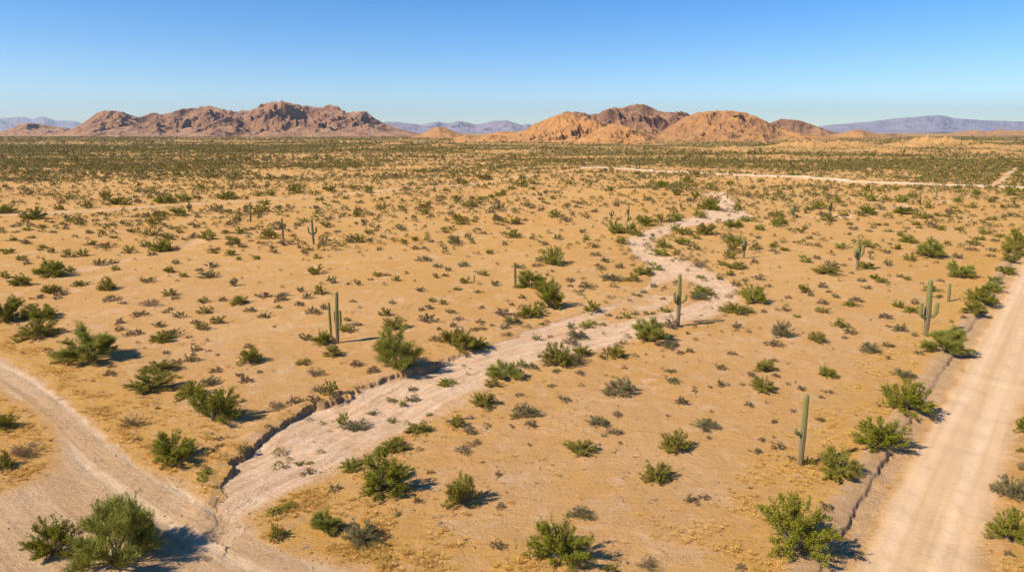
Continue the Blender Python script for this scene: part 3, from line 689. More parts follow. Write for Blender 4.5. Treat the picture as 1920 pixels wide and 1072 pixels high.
tile(640, 460, """835,50,55,30c 465,92,95,38g 545,127,60,30g 690,122,75,38g 600,147,45,32g 530,187,50,32g 585,177,50,22d 205,176,65,32o 310,202,52,34o 365,162,32,20c 90,227,45,42g 160,199,30,16d 255,173,40,18d 40,222,30,16d
700,216,75,42o 800,172,65,36c 865,230,55,40g 650,256,60,22g 762,269,40,22d 445,264,58,35g 510,322,45,34o 570,337,55,36o 285,331,45,24d 65,321,40,16d 245,402,78,55o 295,478,122,78o 492,362,65,28g 450,369,50,22d
485,442,100,65g 615,387,60,32g 660,424,50,28d 1015,301,48,28o 957,342,38,20d 790,356,40,18d 1195,115,132,105y 1000,132,80,30g 1100,122,60,24d 1118,92,50,34d 1185,152,30,18d 1065,250,150,110p 1175,365,175,165c
1135,262,110,80p 1060,412,120,80c 1130,387,75,36g 900,402,90,50d 985,407,60,34d 960,447,115,48g 915,472,70,32g 935,512,60,26d 625,562,130,95o 690,610,160,125o 765,585,120,70c 530,542,70,36d 745,482,50,26g 795,477,45,22d
780,442,60,20d 850,457,38,16d 630,462,50,34d 550,477,40,20d 310,722,262,245p 90,456,52,30d 35,430,52,24g 30,492,85,58o 80,686,70,42d 180,722,85,42d 915,760,180,108p 850,802,100,62o 1000,752,80,55o
1012,688,72,48y 1068,697,70,44g 1215,690,170,145o 1345,628,110,76o 1310,665,130,45d 1410,384,100,76c 1325,532,125,55g 1290,562,100,40d 1375,472,100,42y 1290,472,60,38g 1407,447,60,32y 1100,537,50,32y 1175,522,36,24g
1470,452,40,22g 1135,452,50,24g 1495,617,60,58g 1550,638,112,72o 1475,642,62,32d 1585,557,42,28g 1738,555,205,150p 1850,472,95,60d 1845,582,105,44g 1905,612,52,24d 1340,730,60,28d 1185,802,55,22g 1000,852,50,24d
1565,850,190,105g 1250,882,82,36g 1855,717,65,28g 1860,778,95,34g 1905,892,60,46d 798,917,130,90o 1030,972,140,82g 1070,1022,80,40d 1440,1024,135,58g 1550,964,62,32d 1540,1068,75,42d 1835,963,32,14d 650,1030,100,74o
725,1064,80,38d 430,1062,130,60o 590,795,105,42y 400,822,65,22g 285,887,65,22g 395,883,85,36g 345,910,52,38y 180,957,70,34g 285,998,58,40c 490,962,45,22g 8,1012,75,80y 90,1045,150,34g 1520,203,112,42g 1640,208,90,56o
1700,168,115,46o 1765,138,70,46y 1435,61,45,28g 1485,97,52,36g 1465,139,50,26d 1565,132,60,38g 1442,121,38,22d 1370,247,80,46d 1290,236,40,18d 1285,206,60,26d 1350,263,40,16d 1790,64,100,52y 1885,57,60,34y 1822,378,80,34y
1605,414,50,38y 1712,392,42,20d 1810,306,40,18g 1820,247,34,26y 1755,237,55,26d 1885,212,40,20d 1755,390,40,22g 1650,392,50,24g 1560,412,44,20g 1700,270,50,18d 1660,290,60,18g 1500,400,40,18g""")
tile(1280, 460, """270,77,75,45o 215,117,50,36o 300,137,112,46o 250,172,72,36o 210,197,52,28o 395,332,152,118y 300,386,150,62o 330,392,82,32g 110,285,120,58y 95,312,110,46g 187,291,36,18c 100,187,60,22y 85,130,115,42d 405,103,50,30d
425,197,62,32d 482,236,40,22d 350,206,40,22g 300,232,62,40g 690,268,82,58o 720,286,50,22d 785,242,62,38d 788,334,66,32d 590,299,46,20d 822,266,40,18d 858,297,50,26g 582,371,60,28d 640,406,40,20c 957,348,90,32o 970,320,85,28g
790,382,82,36c 685,97,72,46y 752,76,50,22d 505,36,40,18d 575,32,52,24o 905,22,78,40p 810,168,130,50o 830,132,92,46g 907,117,40,16g 950,161,32,18g 1030,136,100,46c 1062,80,36,36g 1155,117,50,48g 1150,47,45,30g
1270,90,82,42o 1390,74,150,105p 1545,77,55,34g 1427,102,32,20g 1555,182,140,95p 1740,37,55,26d 1732,66,52,20d 1840,97,95,60o 1815,162,112,46c 1745,205,90,38y 1745,265,105,52p 1672,332,180,112c 1630,392,150,75o
1077,192,62,38c 1125,216,78,40o 1035,246,52,24d 1000,206,60,22g 1220,181,46,22g 1265,195,46,22c 1410,266,100,46o 1450,206,46,16d 1430,297,62,20d 1305,332,56,34d 1210,352,78,44c 1280,382,92,40c 1140,414,92,34d
1226,488,76,50g 1160,461,36,16d 1307,512,42,24d 1577,412,40,22d 1510,434,32,20g 1475,615,220,150p 885,467,92,58o 940,502,76,44g 910,526,42,18d 555,525,120,105g 755,547,112,62o 510,572,100,42d 1055,610,110,64g
1150,577,85,28g 1150,642,36,24d 305,467,72,34g 30,502,38,18d 275,617,52,26d 40,605,52,32d 460,715,120,72o 510,656,46,22d 390,740,62,28d 525,741,56,20d 212,700,68,36g 450,828,142,92o 810,742,115,62c 1240,752,132,52g
1250,942,262,190c 222,797,68,40d 8,897,64,44d 372,907,52,28d 620,940,38,22d 777,990,48,24d 135,1044,142,58g 515,1000,40,18d 825,834,50,18d 780,862,42,14d 595,787,32,12d 152,802,32,14d 670,818,50,32d 1105,903,26,14d
65,829,40,18d 455,378,44,14d 1330,615,60,16g 1540,150,40,16d""")
tile(0, 715, """985,470,245,185c 165,428,185,70d 25,498,115,100o 1230,334,55,24d 770,337,44,22d 1380,408,80,48g 1140,538,90,34y 1115,482,72,34g 1135,572,80,30y 320,1005,250,230c 680,1110,480,430p 1830,866,172,130p 1560,895,95,90o
1540,758,100,50y 1630,722,95,46y 1690,478,78,34g 1745,467,44,20y 1735,527,80,20d 1882,618,82,34g 1240,375,60,20d 130,950,40,20g""")
tile(640, 715, """255,655,330,225c 675,720,190,185o 295,405,152,80o 225,422,112,46y 55,510,120,72y 130,452,80,36g 120,938,235,135g 685,407,92,34d 762,353,50,28d 1345,420,155,90o 1875,405,155,125o 1775,572,155,105o
1350,777,122,66g 897,716,65,24d 880,945,66,52d 1225,1060,335,275c 430,688,52,42d 880,537,42,34d 1055,366,38,20c 795,461,30,14d 5,845,70,46d 1715,1063,112,72d 1515,1085,90,50o 500,522,42,22d 820,272,24,14d 1440,362,30,14d""")
tile(1280, 715, """620,1010,400,325c 875,555,240,165o 700,470,90,50o 1105,398,270,185c 540,386,76,42d 410,404,66,32d 515,234,40,20d 777,224,42,22d 148,324,40,20g 805,728,82,46d 378,604,32,14d 50,692,85,48d 122,668,65,34d
812,784,62,28y 1840,665,170,130g 1830,915,215,195c 1915,292,90,100c 1905,402,55,30c 1915,502,60,60g 330,1068,75,26d 610,445,50,28d 1740,620,60,40g""")
tile(0, 160, """30,722,110,48c 190,757,105,72c 490,693,86,45c 330,702,66,36o 600,642,70,52o 658,672,110,36c 712,676,56,36c 868,783,90,58o 905,742,80,34c 1000,736,105,46y 925,664,130,40c 1030,658,90,44c 1280,642,130,38c 1450,626,62,34c
1520,622,70,36o 1670,608,100,46c 1850,597,92,38c 1495,717,72,50o 1490,672,70,34c 1330,760,60,30o 450,787,70,32c 240,806,65,24c 155,819,62,22o 60,877,60,26c 500,902,70,30c 600,917,92,38d 735,827,46,28o 640,861,50,18o
1010,832,50,25o 1170,874,102,62o 1100,862,80,30d 1280,837,62,28o 1345,837,70,42c 1515,837,52,36c 1650,852,46,18o 1715,772,60,28c 1830,802,72,38o 1850,761,60,24d 1600,902,92,34d 1285,902,42,22d 1360,917,62,28g 240,917,52,24o
140,896,80,20g 820,912,82,38o 1745,932,46,28g 1710,947,42,32o 1462,892,42,18d 380,752,60,26g 570,725,50,18c 760,745,40,18d 300,832,40,20g 390,640,60,26c 1040,870,40,16d 1190,930,40,14d 940,858,70,18g 1560,785,60,26g
1220,712,100,18g 1400,700,60,40o 1110,640,60,22o 80,800,50,18d 370,790,40,16g 90,830,40,14g 180,862,44,20c 1900,830,50,18g 1880,660,40,16o 1800,650,60,22c 1220,930,50,16d 1410,880,30,12d 1250,750,40,16g""")
tile(640, 160, """75,587,62,28c 155,588,62,28c 150,609,62,16c 225,698,76,38c 470,692,92,38o 475,727,76,38c 592,597,56,22c 700,562,42,38c 800,531,100,18c 1018,575,56,52c 1020,525,50,30c 910,624,50,34c 892,704,62,48g 670,787,86,54o
747,771,40,24c 414,877,46,30c 350,892,52,30c 150,837,50,34c 336,820,60,46g 585,832,56,28o 628,866,60,20g 715,862,42,34g 1215,867,55,38g 1380,872,52,24c 1360,832,50,28g 1525,838,102,80p 1572,894,72,50c 1625,843,72,84p
1668,852,66,48y 1702,794,112,64c 1505,598,60,34c 1800,577,112,42y 1725,652,56,32g 1880,767,80,52p 1885,817,60,44y 1896,622,70,38c 1895,562,70,30c 1190,641,40,24c 1250,762,34,20d 1162,671,38,18d 690,681,40,20c 465,921,40,18d
340,705,60,30g 80,780,34,14d 20,640,40,20c 100,665,50,20g 560,638,60,18d 640,640,50,22c 545,655,44,18g 790,648,60,26c 830,632,50,22c 880,625,40,24o 960,590,60,26o 1080,588,50,24o 1110,560,40,16d 500,668,50,20o 260,640,40,16c
365,590,60,22g 435,585,46,18c 520,600,30,34c 620,690,34,16d 840,720,60,14d 980,715,30,18d 1030,765,40,20d 1075,725,30,14d 1300,660,36,18o 1350,692,30,12d 1420,715,40,18d 1545,660,26,12c 1380,750,34,18d 1690,680,30,22c
1840,700,36,14d 1750,850,30,20d 1120,885,34,14d 1070,866,34,16d 975,850,30,12d 880,785,40,14d 940,810,30,12d 905,835,30,14d 1340,605,34,16c 1240,600,30,14c""")
tile(1280, 160, """100,748,90,50c 150,705,122,76c 65,643,52,58c 142,588,60,28c 185,597,42,28c 25,552,80,48c 265,562,42,32c 310,708,70,44c 370,770,95,26y 285,800,112,42c 130,844,112,72o 75,866,52,26y 432,819,76,40y 535,797,92,60y
288,904,100,72p 15,887,72,28y 520,914,62,32c 570,932,52,24c 1270,887,112,44c 1225,852,52,36c 1700,840,82,32o 1775,856,62,18c 1640,902,92,34o 1620,932,60,26d 1670,872,72,24c 1345,752,82,40c 1235,660,102,50y 1300,634,66,34c
1050,654,100,50y 1035,597,46,42c 1145,652,60,28o 1240,726,120,40c 1035,724,122,32c 705,706,80,16c 770,698,100,46c 900,737,62,22c 790,742,72,24d 1550,662,52,32c 1625,692,62,26c 1740,662,52,34c 1842,622,82,58c 1650,618,72,34c
1332,587,42,32c 1545,587,42,28c 1380,694,44,40c 1430,737,42,26c 630,517,72,30y 660,832,50,34o 820,787,36,26c 940,787,46,22c 1450,817,46,30c 1550,818,52,22c 605,822,32,24g 1195,924,52,42o 1895,905,125,110c 1855,950,130,80o
1845,995,90,50g 865,660,50,34c 555,740,40,22g 640,715,40,20g 735,838,28,10d 960,815,60,28g 1090,790,50,20c 1160,826,50,14g 1250,828,34,18c 1310,788,60,26o 1330,806,40,18c 1390,785,50,26g 1480,742,50,26g 1500,725,56,24g
1200,588,50,22o 1110,600,50,24c 1070,806,40,16d 930,842,40,16d 1050,825,40,14d 640,886,36,14d 510,650,40,20c 430,640,30,16c 390,585,50,20c 300,600,34,18g 1420,765,40,20o 1560,775,36,20c 1640,782,36,20g 1740,760,60,28o
1860,690,60,22g 1900,600,60,26c 1760,880,50,16g 1850,740,80,26g 1810,690,50,24c 580,770,30,14d 690,810,40,22c 700,600,36,18o 760,615,30,14c 580,590,40,18g""")

SAG = [ # base, top, half width px at the base, arms [(attach v, tip u, tip v)], label, landmark words
 ((1500,872),(1513,738),6.0,[(812,1490,799)],'tall nearly armless saguaro with one stubby arm beside an olive bush','stub armed saguaro'),
 ((1735,630),(1745,523),5.6,[(594,1727,565),(598,1741,574),(593,1756,565)],'candelabra saguaro with three thick upturned arms near the gravel road','candelabra saguaro'),
 ((1271,612),(1275,513),4.4,[(567,1264,545),(566,1271,556),(566,1286,550)],'tall slim saguaro with arms at mid height on the bank of the wash','wash bank saguaro'),
 ((633,643),(631,546),4.0,[(636,617,565),(608,627,584),(612,638,580)],'tall saguaro with a second leaning stem rising from its foot','twin stemmed saguaro'),
 ((1607,506),(1611,446),3.6,[(482,1602,466),(483,1615,461),(480,1619,458)],'pale saguaro with a fork of three close arms among low scrub','three pronged saguaro'),
 ((1394,484),(1396,446),2.7,[(468,1391,456),(469,1400,452)],'small saguaro with two short arms just past the bend of the wash','bend saguaro'),
 ((966,537),(965,491),2.6,[],'bare single column saguaro before two feathery bushes','bare column saguaro'),
 ((1778,565),(1781,530),3.0,[],'short armless young saguaro behind the candelabra one','short young saguaro'),
 ((588,458),(584,410),2.6,[(438,578,424),(438,592,425)],'dark saguaro with two arms standing alone on the open flat','lone dark saguaro'),
 ((531,448),(528,408),2.4,[(426,525,418),(428,534,419)],'dark saguaro with thin arms a little behind the lone dark one','thin armed saguaro'),
 ((470,415),(469,384),2.0,[],'bare distant saguaro with a shrub by its top','bare distant saguaro'),
 ((354,397),(354,377),2.0,[(390,351,384),(391,357,383)],'small distant saguaro before the left hand dirt road'.replace('left hand ','old '),'dirt road saguaro'),
 ((1178,411),(1179,378),1.8,[(399,1175,391)],'thin saguaro with one arm behind bushes at the head of the wash','thin one armed saguaro'),
 ((1146,411),(1147,393),1.6,[(404,1143,396),(405,1151,395)],'small forked saguaro among bushes near the head of the wash','small forked saguaro'),
 ((1488,409),(1488,383),2.0,[(398,1482,386),(399,1492,384),(402,1485,391)],'pale many armed saguaro beside the side wash','many armed saguaro'),
 ((1556,405),(1557,376),2.2,[(392,1553,383),(393,1561,380)],'dark two armed saguaro in scrub beside the side wash','side wash saguaro'),
 ((1364,373),(1364,356),1.5,[],'thin bare saguaro above the upper end of the wash','upper wash saguaro'),
 ((1277,391),(1277,378),1.5,[(386,1274,381)],'tiny saguaro on the rise left of the upper wash'.replace('left of','overlooking'),'tiny saguaro'),
 ((889,527),(889,515),1.3,[],'knee high young saguaro standing on bare sand','knee high saguaro'),
 ((1725,383),(1725,359),1.7,[],'slim bare saguaro past the end of the side wash','slim bare saguaro'),
 ((1756,370),(1756,348),1.7,[(360,1760,352)],'slim saguaro with one arm in thick scrub before the white road','white road saguaro')]

# landmark words for the largest plants: (u, v) of their foot, label, short words
BIG = [((170,680),'large rounded palo verde between the dirt track and the wash','round palo verde'),
 ((227,1085),'largest feathery palo verde, at the dirt track junction','junction palo verde'),
 ((107,1050),'dark dense creosote touching the largest palo verde','junction creosote'),
 ((407,798),'dark leafy bush above the cut bank of the wash','dark bank bush'),
 ((328,872),'dark green bush in yellow grass at the corner of the track','track corner bush'),
 ((743,701),'tall palo verde rooted on the cut bank, its shadow in the wash','bank palo verde'),
 ((725,933),'wide dark creosote on the sandy rise beside the wash mouth','wash mouth creosote'),
 ((865,955),'upright olive creosote casting a long spiky shadow','spiky shadow creosote'),
 ((1048,1068),'wide creosote at the very bottom centre of the view','bottom creosote'),
 ((1487,1052),'biggest creosote bush, by the eroded shoulder of the gravel road','biggest creosote'),
 ((1572,900),'olive bush leaning against the stub armed saguaro','leaning olive bush'),
 ((1648,848),'creosote whose shadow reaches the gravel road shoulder','shoulder creosote'),
 ((1697,774),'dark creosote in yellow grass by the gravel road berm','berm creosote'),
 ((1772,665),'feathery palo verde at the foot of the candelabra saguaro','candelabra palo verde'),
 ((1890,1020),'dark creosote growing beyond the far edge of the gravel road','far verge creosote'),
 ((1219,645),'pale green brushy palo verde at the edge of the wash','brushy palo verde'),
 ((1032,582),'dark tall bush with a black shadow behind the wash','black shadow bush'),
 ((1412,571),'bright green round shrub on the outer bend of the wash','bright bend shrub'),
 ((1038,498),'bright green bush alone on the open orange flat','bright lone bush'),
 ((1045,690),'broad olive creosote on the near edge of the wash','wash edge creosote'),
 ((945,713),'grey green brushy tree beside the middle of the wash','grey brushy tree'),
 ((870,663),'sprawling olive bush overhanging the bank of the wash','sprawling bank bush'),
 ((97,520),'dark bush group leader on the far flat near the edge of view','far flat dark bush'),
 ((13,605),'big dark bush cut by the edge of the view above the track','edge dark bush'),
 ((1837,571),'wide dark creosote by the bend of the gravel road berm','roadside dark creosote'),
 ((1743,485),'full green tree on the flat behind the young saguaro','full green tree'),
 ((1911,461),'dark roadside thicket bush where the road leaves the view','thicket bush'),
 ((301,473),'dark round bush beside the pale side channel','channel bush'),
 ((1457,425),'bright round bush before the side wash','side wash bush'),
 ((1382,690),None,None)]
BIG = [b for b in BIG if b[1]]
LAND = [(b[0][0], b[0][1], b[-1]) for b in SAG] + [(b[0][0], b[0][1], b[2]) for b in BIG]

# --------- turn pixels into plants with places and sizes
def depth_of(x, y, z): return y * CP - (z - CAM_H) * SP
def resolve(lst):
    U = np.array([t[0] for t in lst]); V = np.array([t[1] for t in lst]); W = np.array([t[2] for t in lst]); Hh = np.array([t[3] for t in lst])
    x, y, z = place(U, V)
    D = depth_of(x, y, z); wm = W / F * D
    r = np.hypot(x, y); k = .34 * wm; x2 = x + x / r * k; y2 = y + y / r * k
    th = np.arctan2(CAM_H - z, r)
    hm = (Hh / F * D - .32 * wm * np.sin(th)) / np.cos(th)
    hm = np.clip(hm, .34 * wm, 1.25 * wm)
    return x2, y2, zat(x2, y2), wm, hm
X, Y, Z, WM, HM = resolve(T)
plants = [dict(x=X[i], y=Y[i], z=Z[i], w=WM[i], h=HM[i], k=T[i][4], u=T[i][0], v=T[i][1], pw=T[i][2], hand=True) for i in range(len(T))]

# --------- scatter the rest of the scrub over the plain
def project(x, y, z):
    d = y * CP - (z - CAM_H) * SP; up = y * SP + (z - CAM_H) * CP
    return 960 + F * x / d, 536 - F * up / d
HX = np.array([p['x'] for p in plants]); HY = np.array([p['y'] for p in plants]); HW = np.array([p['w'] for p in plants])
BANDS = [(308, 1290, 1960, 9, 1.0), (318, 1500, 1960, 6, .8), (299, 900, 1350, 5, .9), (290, 1300, 1960, 3.5, .9), (312, 150, 700, 6, .8), (326, 0, 500, 5, .7), (300, 0, 480, 5, .8), (296, 560, 900, 4, .7),
         (345, 780, 1010, 4, .5), (362, 900, 1010, 5, .7), (356, 1240, 1340, 9, .6), (380, 1500, 1800, 7, .45), (283, 0, 900, 4, .8), (276, 0, 860, 3, .9), (288, 1000, 1280, 3, .6), (335, 1750, 1960, 9, .9)]
def density(x, y, z, m):
    u, v = project(x, y, z); r = np.hypot(x, y)
    d = .42 + .9 * fbm(x / 60 * (200 / np.maximum(r, 200)) ** .5, y / 26 * (200 / np.maximum(r, 200)) ** .5, 3, 200)
    d = d + .25 * ss(-(u - 700) / 700) * ss(r, 200, 500) + .34 * ss(r, 140, 460)
    for (vc, u0, u1, tv, a) in BANDS:
        vw = vc + 2.5 * pn(u / 90, u * 0, int(vc))
        d = d + .8 * a * np.exp(-((v - vw) / tv) ** 2) * ss(u, u0 - 40, u0 + 60) * (1 - ss(u, u1 - 60, u1 + 40))
    d = d + .75 * fbm(x / 170, y / 55, 3, 230) * ss(r, 230, 420) - .08 * ss(r, 420, 900)
    d = np.clip(d, .10, 1.5) * (1 - m['wash']) * (1 - .85 * m['side']) * (m['road'] < .05) * (m['track'] < .05) * (m['far'] < .05) * (1 - .999 * ((m['sR'] > -3.2) & (m['sR'] < ROAD_W + 1)))
    return np.clip(d, 0, 1.5), u, v
def scatter(n, r0, r1, seed):
    r_ = np.random.default_rng(seed)
    a = r_.uniform(-.82, .82, n)
    y = np.sqrt(r_.uniform(r0 * r0, r1 * r1, n)); x = a * (y + 16)
    m = masks(x, y); z, hill = height(x, y, m); d, u, v = density(x, y, z, m)
    keep = r_.uniform(0, 1.5, n) < d * (1 - .80 * np.clip(hill * 1.6, 0, 1))
    return x[keep], y[keep], z[keep], u[keep], v[keep], d[keep], r_
def kinds_for(n, r_, d):
    q = r_.uniform(size=n) - .22 * (d - .6)
    return np.where(q < .26, 'c', np.where(q < .52, 'o', np.where(q < .74, 'g', 'd')))
def free(x, y, w, fac=.55):
    ok = np.ones(len(x), bool)
    for i in range(0, len(x), 4000):
        s = slice(i, i + 4000)
        dd = np.hypot(x[s, None] - HX[None], y[s, None] - HY[None]) - HW[None] * fac - w[s, None] * .3
        ok[s] = dd.min(1) > 0
    return ok
stuff = []
# small tufts close by
x, y, z, u, v, d, r_ = scatter(1500, 26, 118, 301)
w = r_.uniform(.18, .62, len(x)) * (1 + .4 * ss(y, 60, 110)); ok = free(x, y, w)
kk = np.where(r_.uniform(size=len(x)) < .66, 'd', 'g')
for i in np.nonzero(ok)[0]: plants.append(dict(x=x[i], y=y[i], z=z[i], w=w[i], h=w[i] * .5, k=kk[i], u=u[i], v=v[i], pw=w[i] / y[i] * F, hand=False))
# middle distance
x, y, z, u, v, d, r_ = scatter(14500, 112, 262, 302)
w = np.exp(r_.normal(.12, .45, len(x))) * (.95 + .5 * np.clip(d - .5, 0, 1)); w = np.clip(w, .4, 3.4); ok = free(x, y, w)
kk = kinds_for(len(x), r_, d)
for i in np.nonzero(ok)[0]:
    k = kk[i]; plants.append(dict(x=x[i], y=y[i], z=z[i], w=w[i] * (.75 if k in 'gd' else 1.1), h=w[i] * (.6 if k in 'co' else .42), k=k, u=u[i], v=v[i], pw=w[i] / y[i] * F, hand=False))
# the same scrub goes on beside the part of the desert the photograph shows
x, y, z, u, v, d, r_ = scatter(2600, 14, 112, 306)
w = np.clip(np.exp(r_.normal(.25, .45, len(x))), .4, 3.6); ok = free(x, y, w) & ((u < -60) | (u > 1980)) & (r_.uniform(size=len(x)) < .7)
kk = kinds_for(len(x), r_, d)
for i in np.nonzero(ok)[0]: plants.append(dict(x=x[i], y=y[i], z=z[i], w=w[i], h=w[i] * .55, k=kk[i], u=u[i], v=v[i], pw=0, hand=False))
print('plants', len(plants), 'hand', len(T))
count = {}
for p in sorted(plants, key=lambda p: (-p['hand'], -p['pw'])):
    nm = NAMES[p['k']]; inview = -10 < p['u'] < 1930 and p['v'] < 1110
    if p['hand'] or (count.get(nm, 0) < 296 and inview and p['pw'] > 3):
        count[nm] = count.get(nm, 0) + 1; p['obj'] = True
    else: p['obj'] = False
print(count)

# --------- landmarks and labels
for p in plants: p['label'] = None
objs = [p for p in plants if p['obj']]
for (u, v), lab, words in BIG:
    q = min((p for p in objs if p['label'] is None and p['hand']), key=lambda p: math.hypot(p['u'] - u, p['v'] - v) - p['pw'] * .5)
    q['label'] = lab
ORD = ['', 'second', 'third', 'fourth', 'fifth', 'sixth', 'seventh', 'eighth', 'ninth', 'tenth', 'eleventh', 'twelfth', 'thirteenth', 'fourteenth', 'fifteenth', 'sixteenth', 'seventeenth', 'eighteenth', 'nineteenth', 'twentieth']
def tens(i):
    if i < 20: return ORD[i]
    return ['twenty', 'thirty', 'forty', 'fifty'][(i + 1) // 10 - 2] + '-' + (['th'] + ['first'] + ORD[1:9])[(i + 1) % 10] if (i + 1) % 10 else ['twentieth', 'thirtieth', 'fortieth', 'fiftieth'][(i + 1) // 10 - 2]
slots = {}
for p in objs:
    if p['label']: continue
    size = 'tiny' if p['w'] < .5 else 'small' if p['w'] < 1.1 else 'mid-sized' if p['w'] < 2.2 else 'big'
    best = min(LAND, key=lambda l: math.hypot(p['u'] - l[0], 2.3 * (p['v'] - l[1])))
    dx = p['u'] - best[0]; dv = 2.3 * (p['v'] - best[1])
    if abs(dx) > abs(dv): side = 'on the shadow side of' if dx > 0 else 'on the sunlit side of'
    else: side = 'in front of' if dv > 0 else 'behind'
    slots.setdefault((size + ' ' + NOUN[p['k']], side, best[2]), []).append((math.hypot(dx, dv), id(p), p))
for (n, side, l), ps in slots.items():
    ps.sort(key=lambda t: t[0])
    for i, (_, _, p) in enumerate(ps):
        p['label'] = (f"{n} {side} the {l}" + ('' if i == 0 else f", {tens(i)} one out")).replace('-sized', '')
        if len(p['label'].replace('-', ' ').split()) > 16: p['label'] = p['label'].replace('mid ', '').replace(' one out', ' out')

# --------- individual plants: one of each kind, then copies
PROTO = {}
def proto(kind, lod, i):
    k = (kind, lod, i)
    if k in PROTO: return PROTO[k], False
    me = meshes(kind, lod, i)
    if lod == 2:
        r = bpy.data.objects.new(NAMES[kind], None); r.empty_display_size = .3; COL.objects.link(r)
        a = link('trunk' if kind == 'p' else 'stems', me[0], r); b = link('crown' if kind == 'p' else 'foliage', me[1], r)
        PROTO[k] = (r, [a, b])
    else:
        r = link(NAMES[kind], me); PROTO[k] = (r, [])
    return PROTO[k], True
H0 = {'c': .66, 'p': .80, 'g': .55, 'd': .45, 'y': .6}
objs.sort(key=lambda p: -p['pw'])
cyc = {}
for p in objs:
    lod = 2 if p['pw'] > 34 else 1 if p['pw'] > 13 else 0
    n = PLAN[(SHAPE[p['k']], lod)][0]; i = cyc.get((p['k'], lod), 0) % n; cyc[(p['k'], lod)] = i + 1
    (r, ch), fresh = proto(p['k'], lod, i)
    if not fresh:
        c = r.copy(); COL.objects.link(c)
        for q in ch:
            q2 = q.copy(); q2.parent = c; COL.objects.link(q2)
        r = c
    s = p['w'] * random.uniform(1.04, 1.16)
    r.location = (p['x'], p['y'], p['z'] - .02); r.rotation_euler = (random.uniform(-.05, .05), random.uniform(-.05, .05), random.uniform(0, 6.283))
    r.scale = (s, s * random.uniform(.9, 1.08), p['h'] / H0[SHAPE[p['k']]])
    tag(r, p['label'], CATS[p['k']], GROUPS[p['k']])

# small plants inside and along the wash
def along_wash(n, seed):
    r_ = np.random.default_rng(seed); L = np.vstack([WL, WR])
    i = r_.integers(0, len(L), n); x = L[i, 0] + r_.normal(0, 3.2, n); y = L[i, 1] + r_.normal(0, 4.0, n) * (1 + L[i, 1] / 120)
    k = (y > 36) & (r_.uniform(size=n) < .22 + .78 * ss(y, 58, 90)) & free(x, y, np.full(n, .5), .5); x, y = x[k], y[k]; return x, y, zat(x, y), r_
wx_, wy_, wz_, rw_ = along_wash(900, 410)
ww_ = np.clip(np.exp(rw_.normal(-.75, .5, len(wx_))), .2, 1.6) * (1 + .6 * ss(wy_, 80, 140))
wk_ = np.where(rw_.uniform(size=len(wx_)) < .35, 'g', np.where(rw_.uniform(size=len(wx_)) < .5, 'd', 'o'))

# --------- everything too many to count: one object per kind
def far_template(kind, i, nl=26, size=.30):
    r = np.random.default_rng(500 + i)
    n = nl; w = r.uniform(0, 1, n) ** .8; ph = r.uniform(0, 6.283, n); rr = .5 * np.sqrt(np.clip(1 - w * w, 0, 1)) * r.uniform(.45, 1.05, n)
    c = np.stack([np.cos(ph) * rr, np.sin(ph) * rr, .9 * w * r.uniform(.6, 1.1, n) + .06], 1)
    V, Q = leaves(c, unit(n, r) + np.array([0, 0, .3]), size * r.uniform(.7, 1.4, n), size * r.uniform(.5, .9, n), r)
    V[:, 2] = np.maximum(V[:, 2], -.03)
    return V, Q
def pour(name, label, cat, sets, mats):
    VV, QQ, MI = [], [], []; off = 0
    for (tpl, mi, x, y, z, w, h, seed) in sets:
        r = np.random.default_rng(seed); nt = len(tpl); which = r.integers(0, nt, len(x)); rot = r.uniform(0, 6.283, len(x))
        for j in range(nt):
            k = np.nonzero(which == j)[0]
            if not len(k): continue
            V, Q = tpl[j]; ca, sa = np.cos(rot[k])[:, None], np.sin(rot[k])[:, None]
            P = np.empty((len(k), len(V), 3), np.float32)
            P[..., 0] = (V[None, :, 0] * ca - V[None, :, 1] * sa) * w[k, None] + x[k, None]
            P[..., 1] = (V[None, :, 0] * sa + V[None, :, 1] * ca) * w[k, None] + y[k, None]
            P[..., 2] = V[None, :, 2] * h[k, None] + z[k, None]
            q = (Q[None] + (np.arange(len(k)) * len(V))[:, None, None] + off).reshape(-1, 4)
            VV.append(P.reshape(-1, 3)); QQ.append(q); MI.append(np.full(len(q), mi)); off += len(k) * len(V)
    me = mesh_np(name, np.vstack(VV), np.vstack(QQ), mats=mats, qm=np.concatenate(MI))
    print(name, len(me.polygons))
    o = link(name, me); tag(o, label, cat, None, 'stuff'); return o
def arr(ps, f): return np.array([p[f] for p in ps], float)
rest = [p for p in plants if not p['obj']]
far_n = [far_template('c', i, 44, .24) for i in range(7)]
far_t = [far_template('c', i + 20, 22, .34) for i in range(7)]
far_s = [far_template('c', i + 40, 9, .52) for i in range(7)]
fine_n = [far_template('g', i + 60, 150, .12) for i in range(6)]
S = {k: [] for k in 'cogd'}
for k in 'cogd':
    ps = [p for p in rest if p['k'] == k]
    if ps: S[k].append((far_n, arr(ps, 'x'), arr(ps, 'y'), arr(ps, 'z'), arr(ps, 'w'), arr(ps, 'h'), 1))
for k in 'ogd':
    s = wk_ == k; S[k].append((fine_n, wx_[s], wy_[s], wz_[s], ww_[s], ww_[s] * .5, 12))
def far_ring(n, r0, r1, seed, tpl, mul):
    x, y, z, u, v, d, r_ = scatter(n, r0, r1, seed)
    w = np.clip(np.exp(r_.normal(.12, .42, len(x))) * mul * (.8 + .5 * np.clip(d, 0, 1)), .5, 6 * mul); kk = kinds_for(len(x), r_, d)
    for k in 'cogd':
        s = kk == k
        f = 1.0 if k in 'co' else .75
        S[k].append((tpl, x[s], y[s], z[s] - .03, w[s] * f, w[s] * (.62 if k in 'co' else .45), seed))
far_ring(40000, 258, 520, 303, far_t, 1.0)
far_ring(74000, 520, 1150, 304, far_s, 1.3)
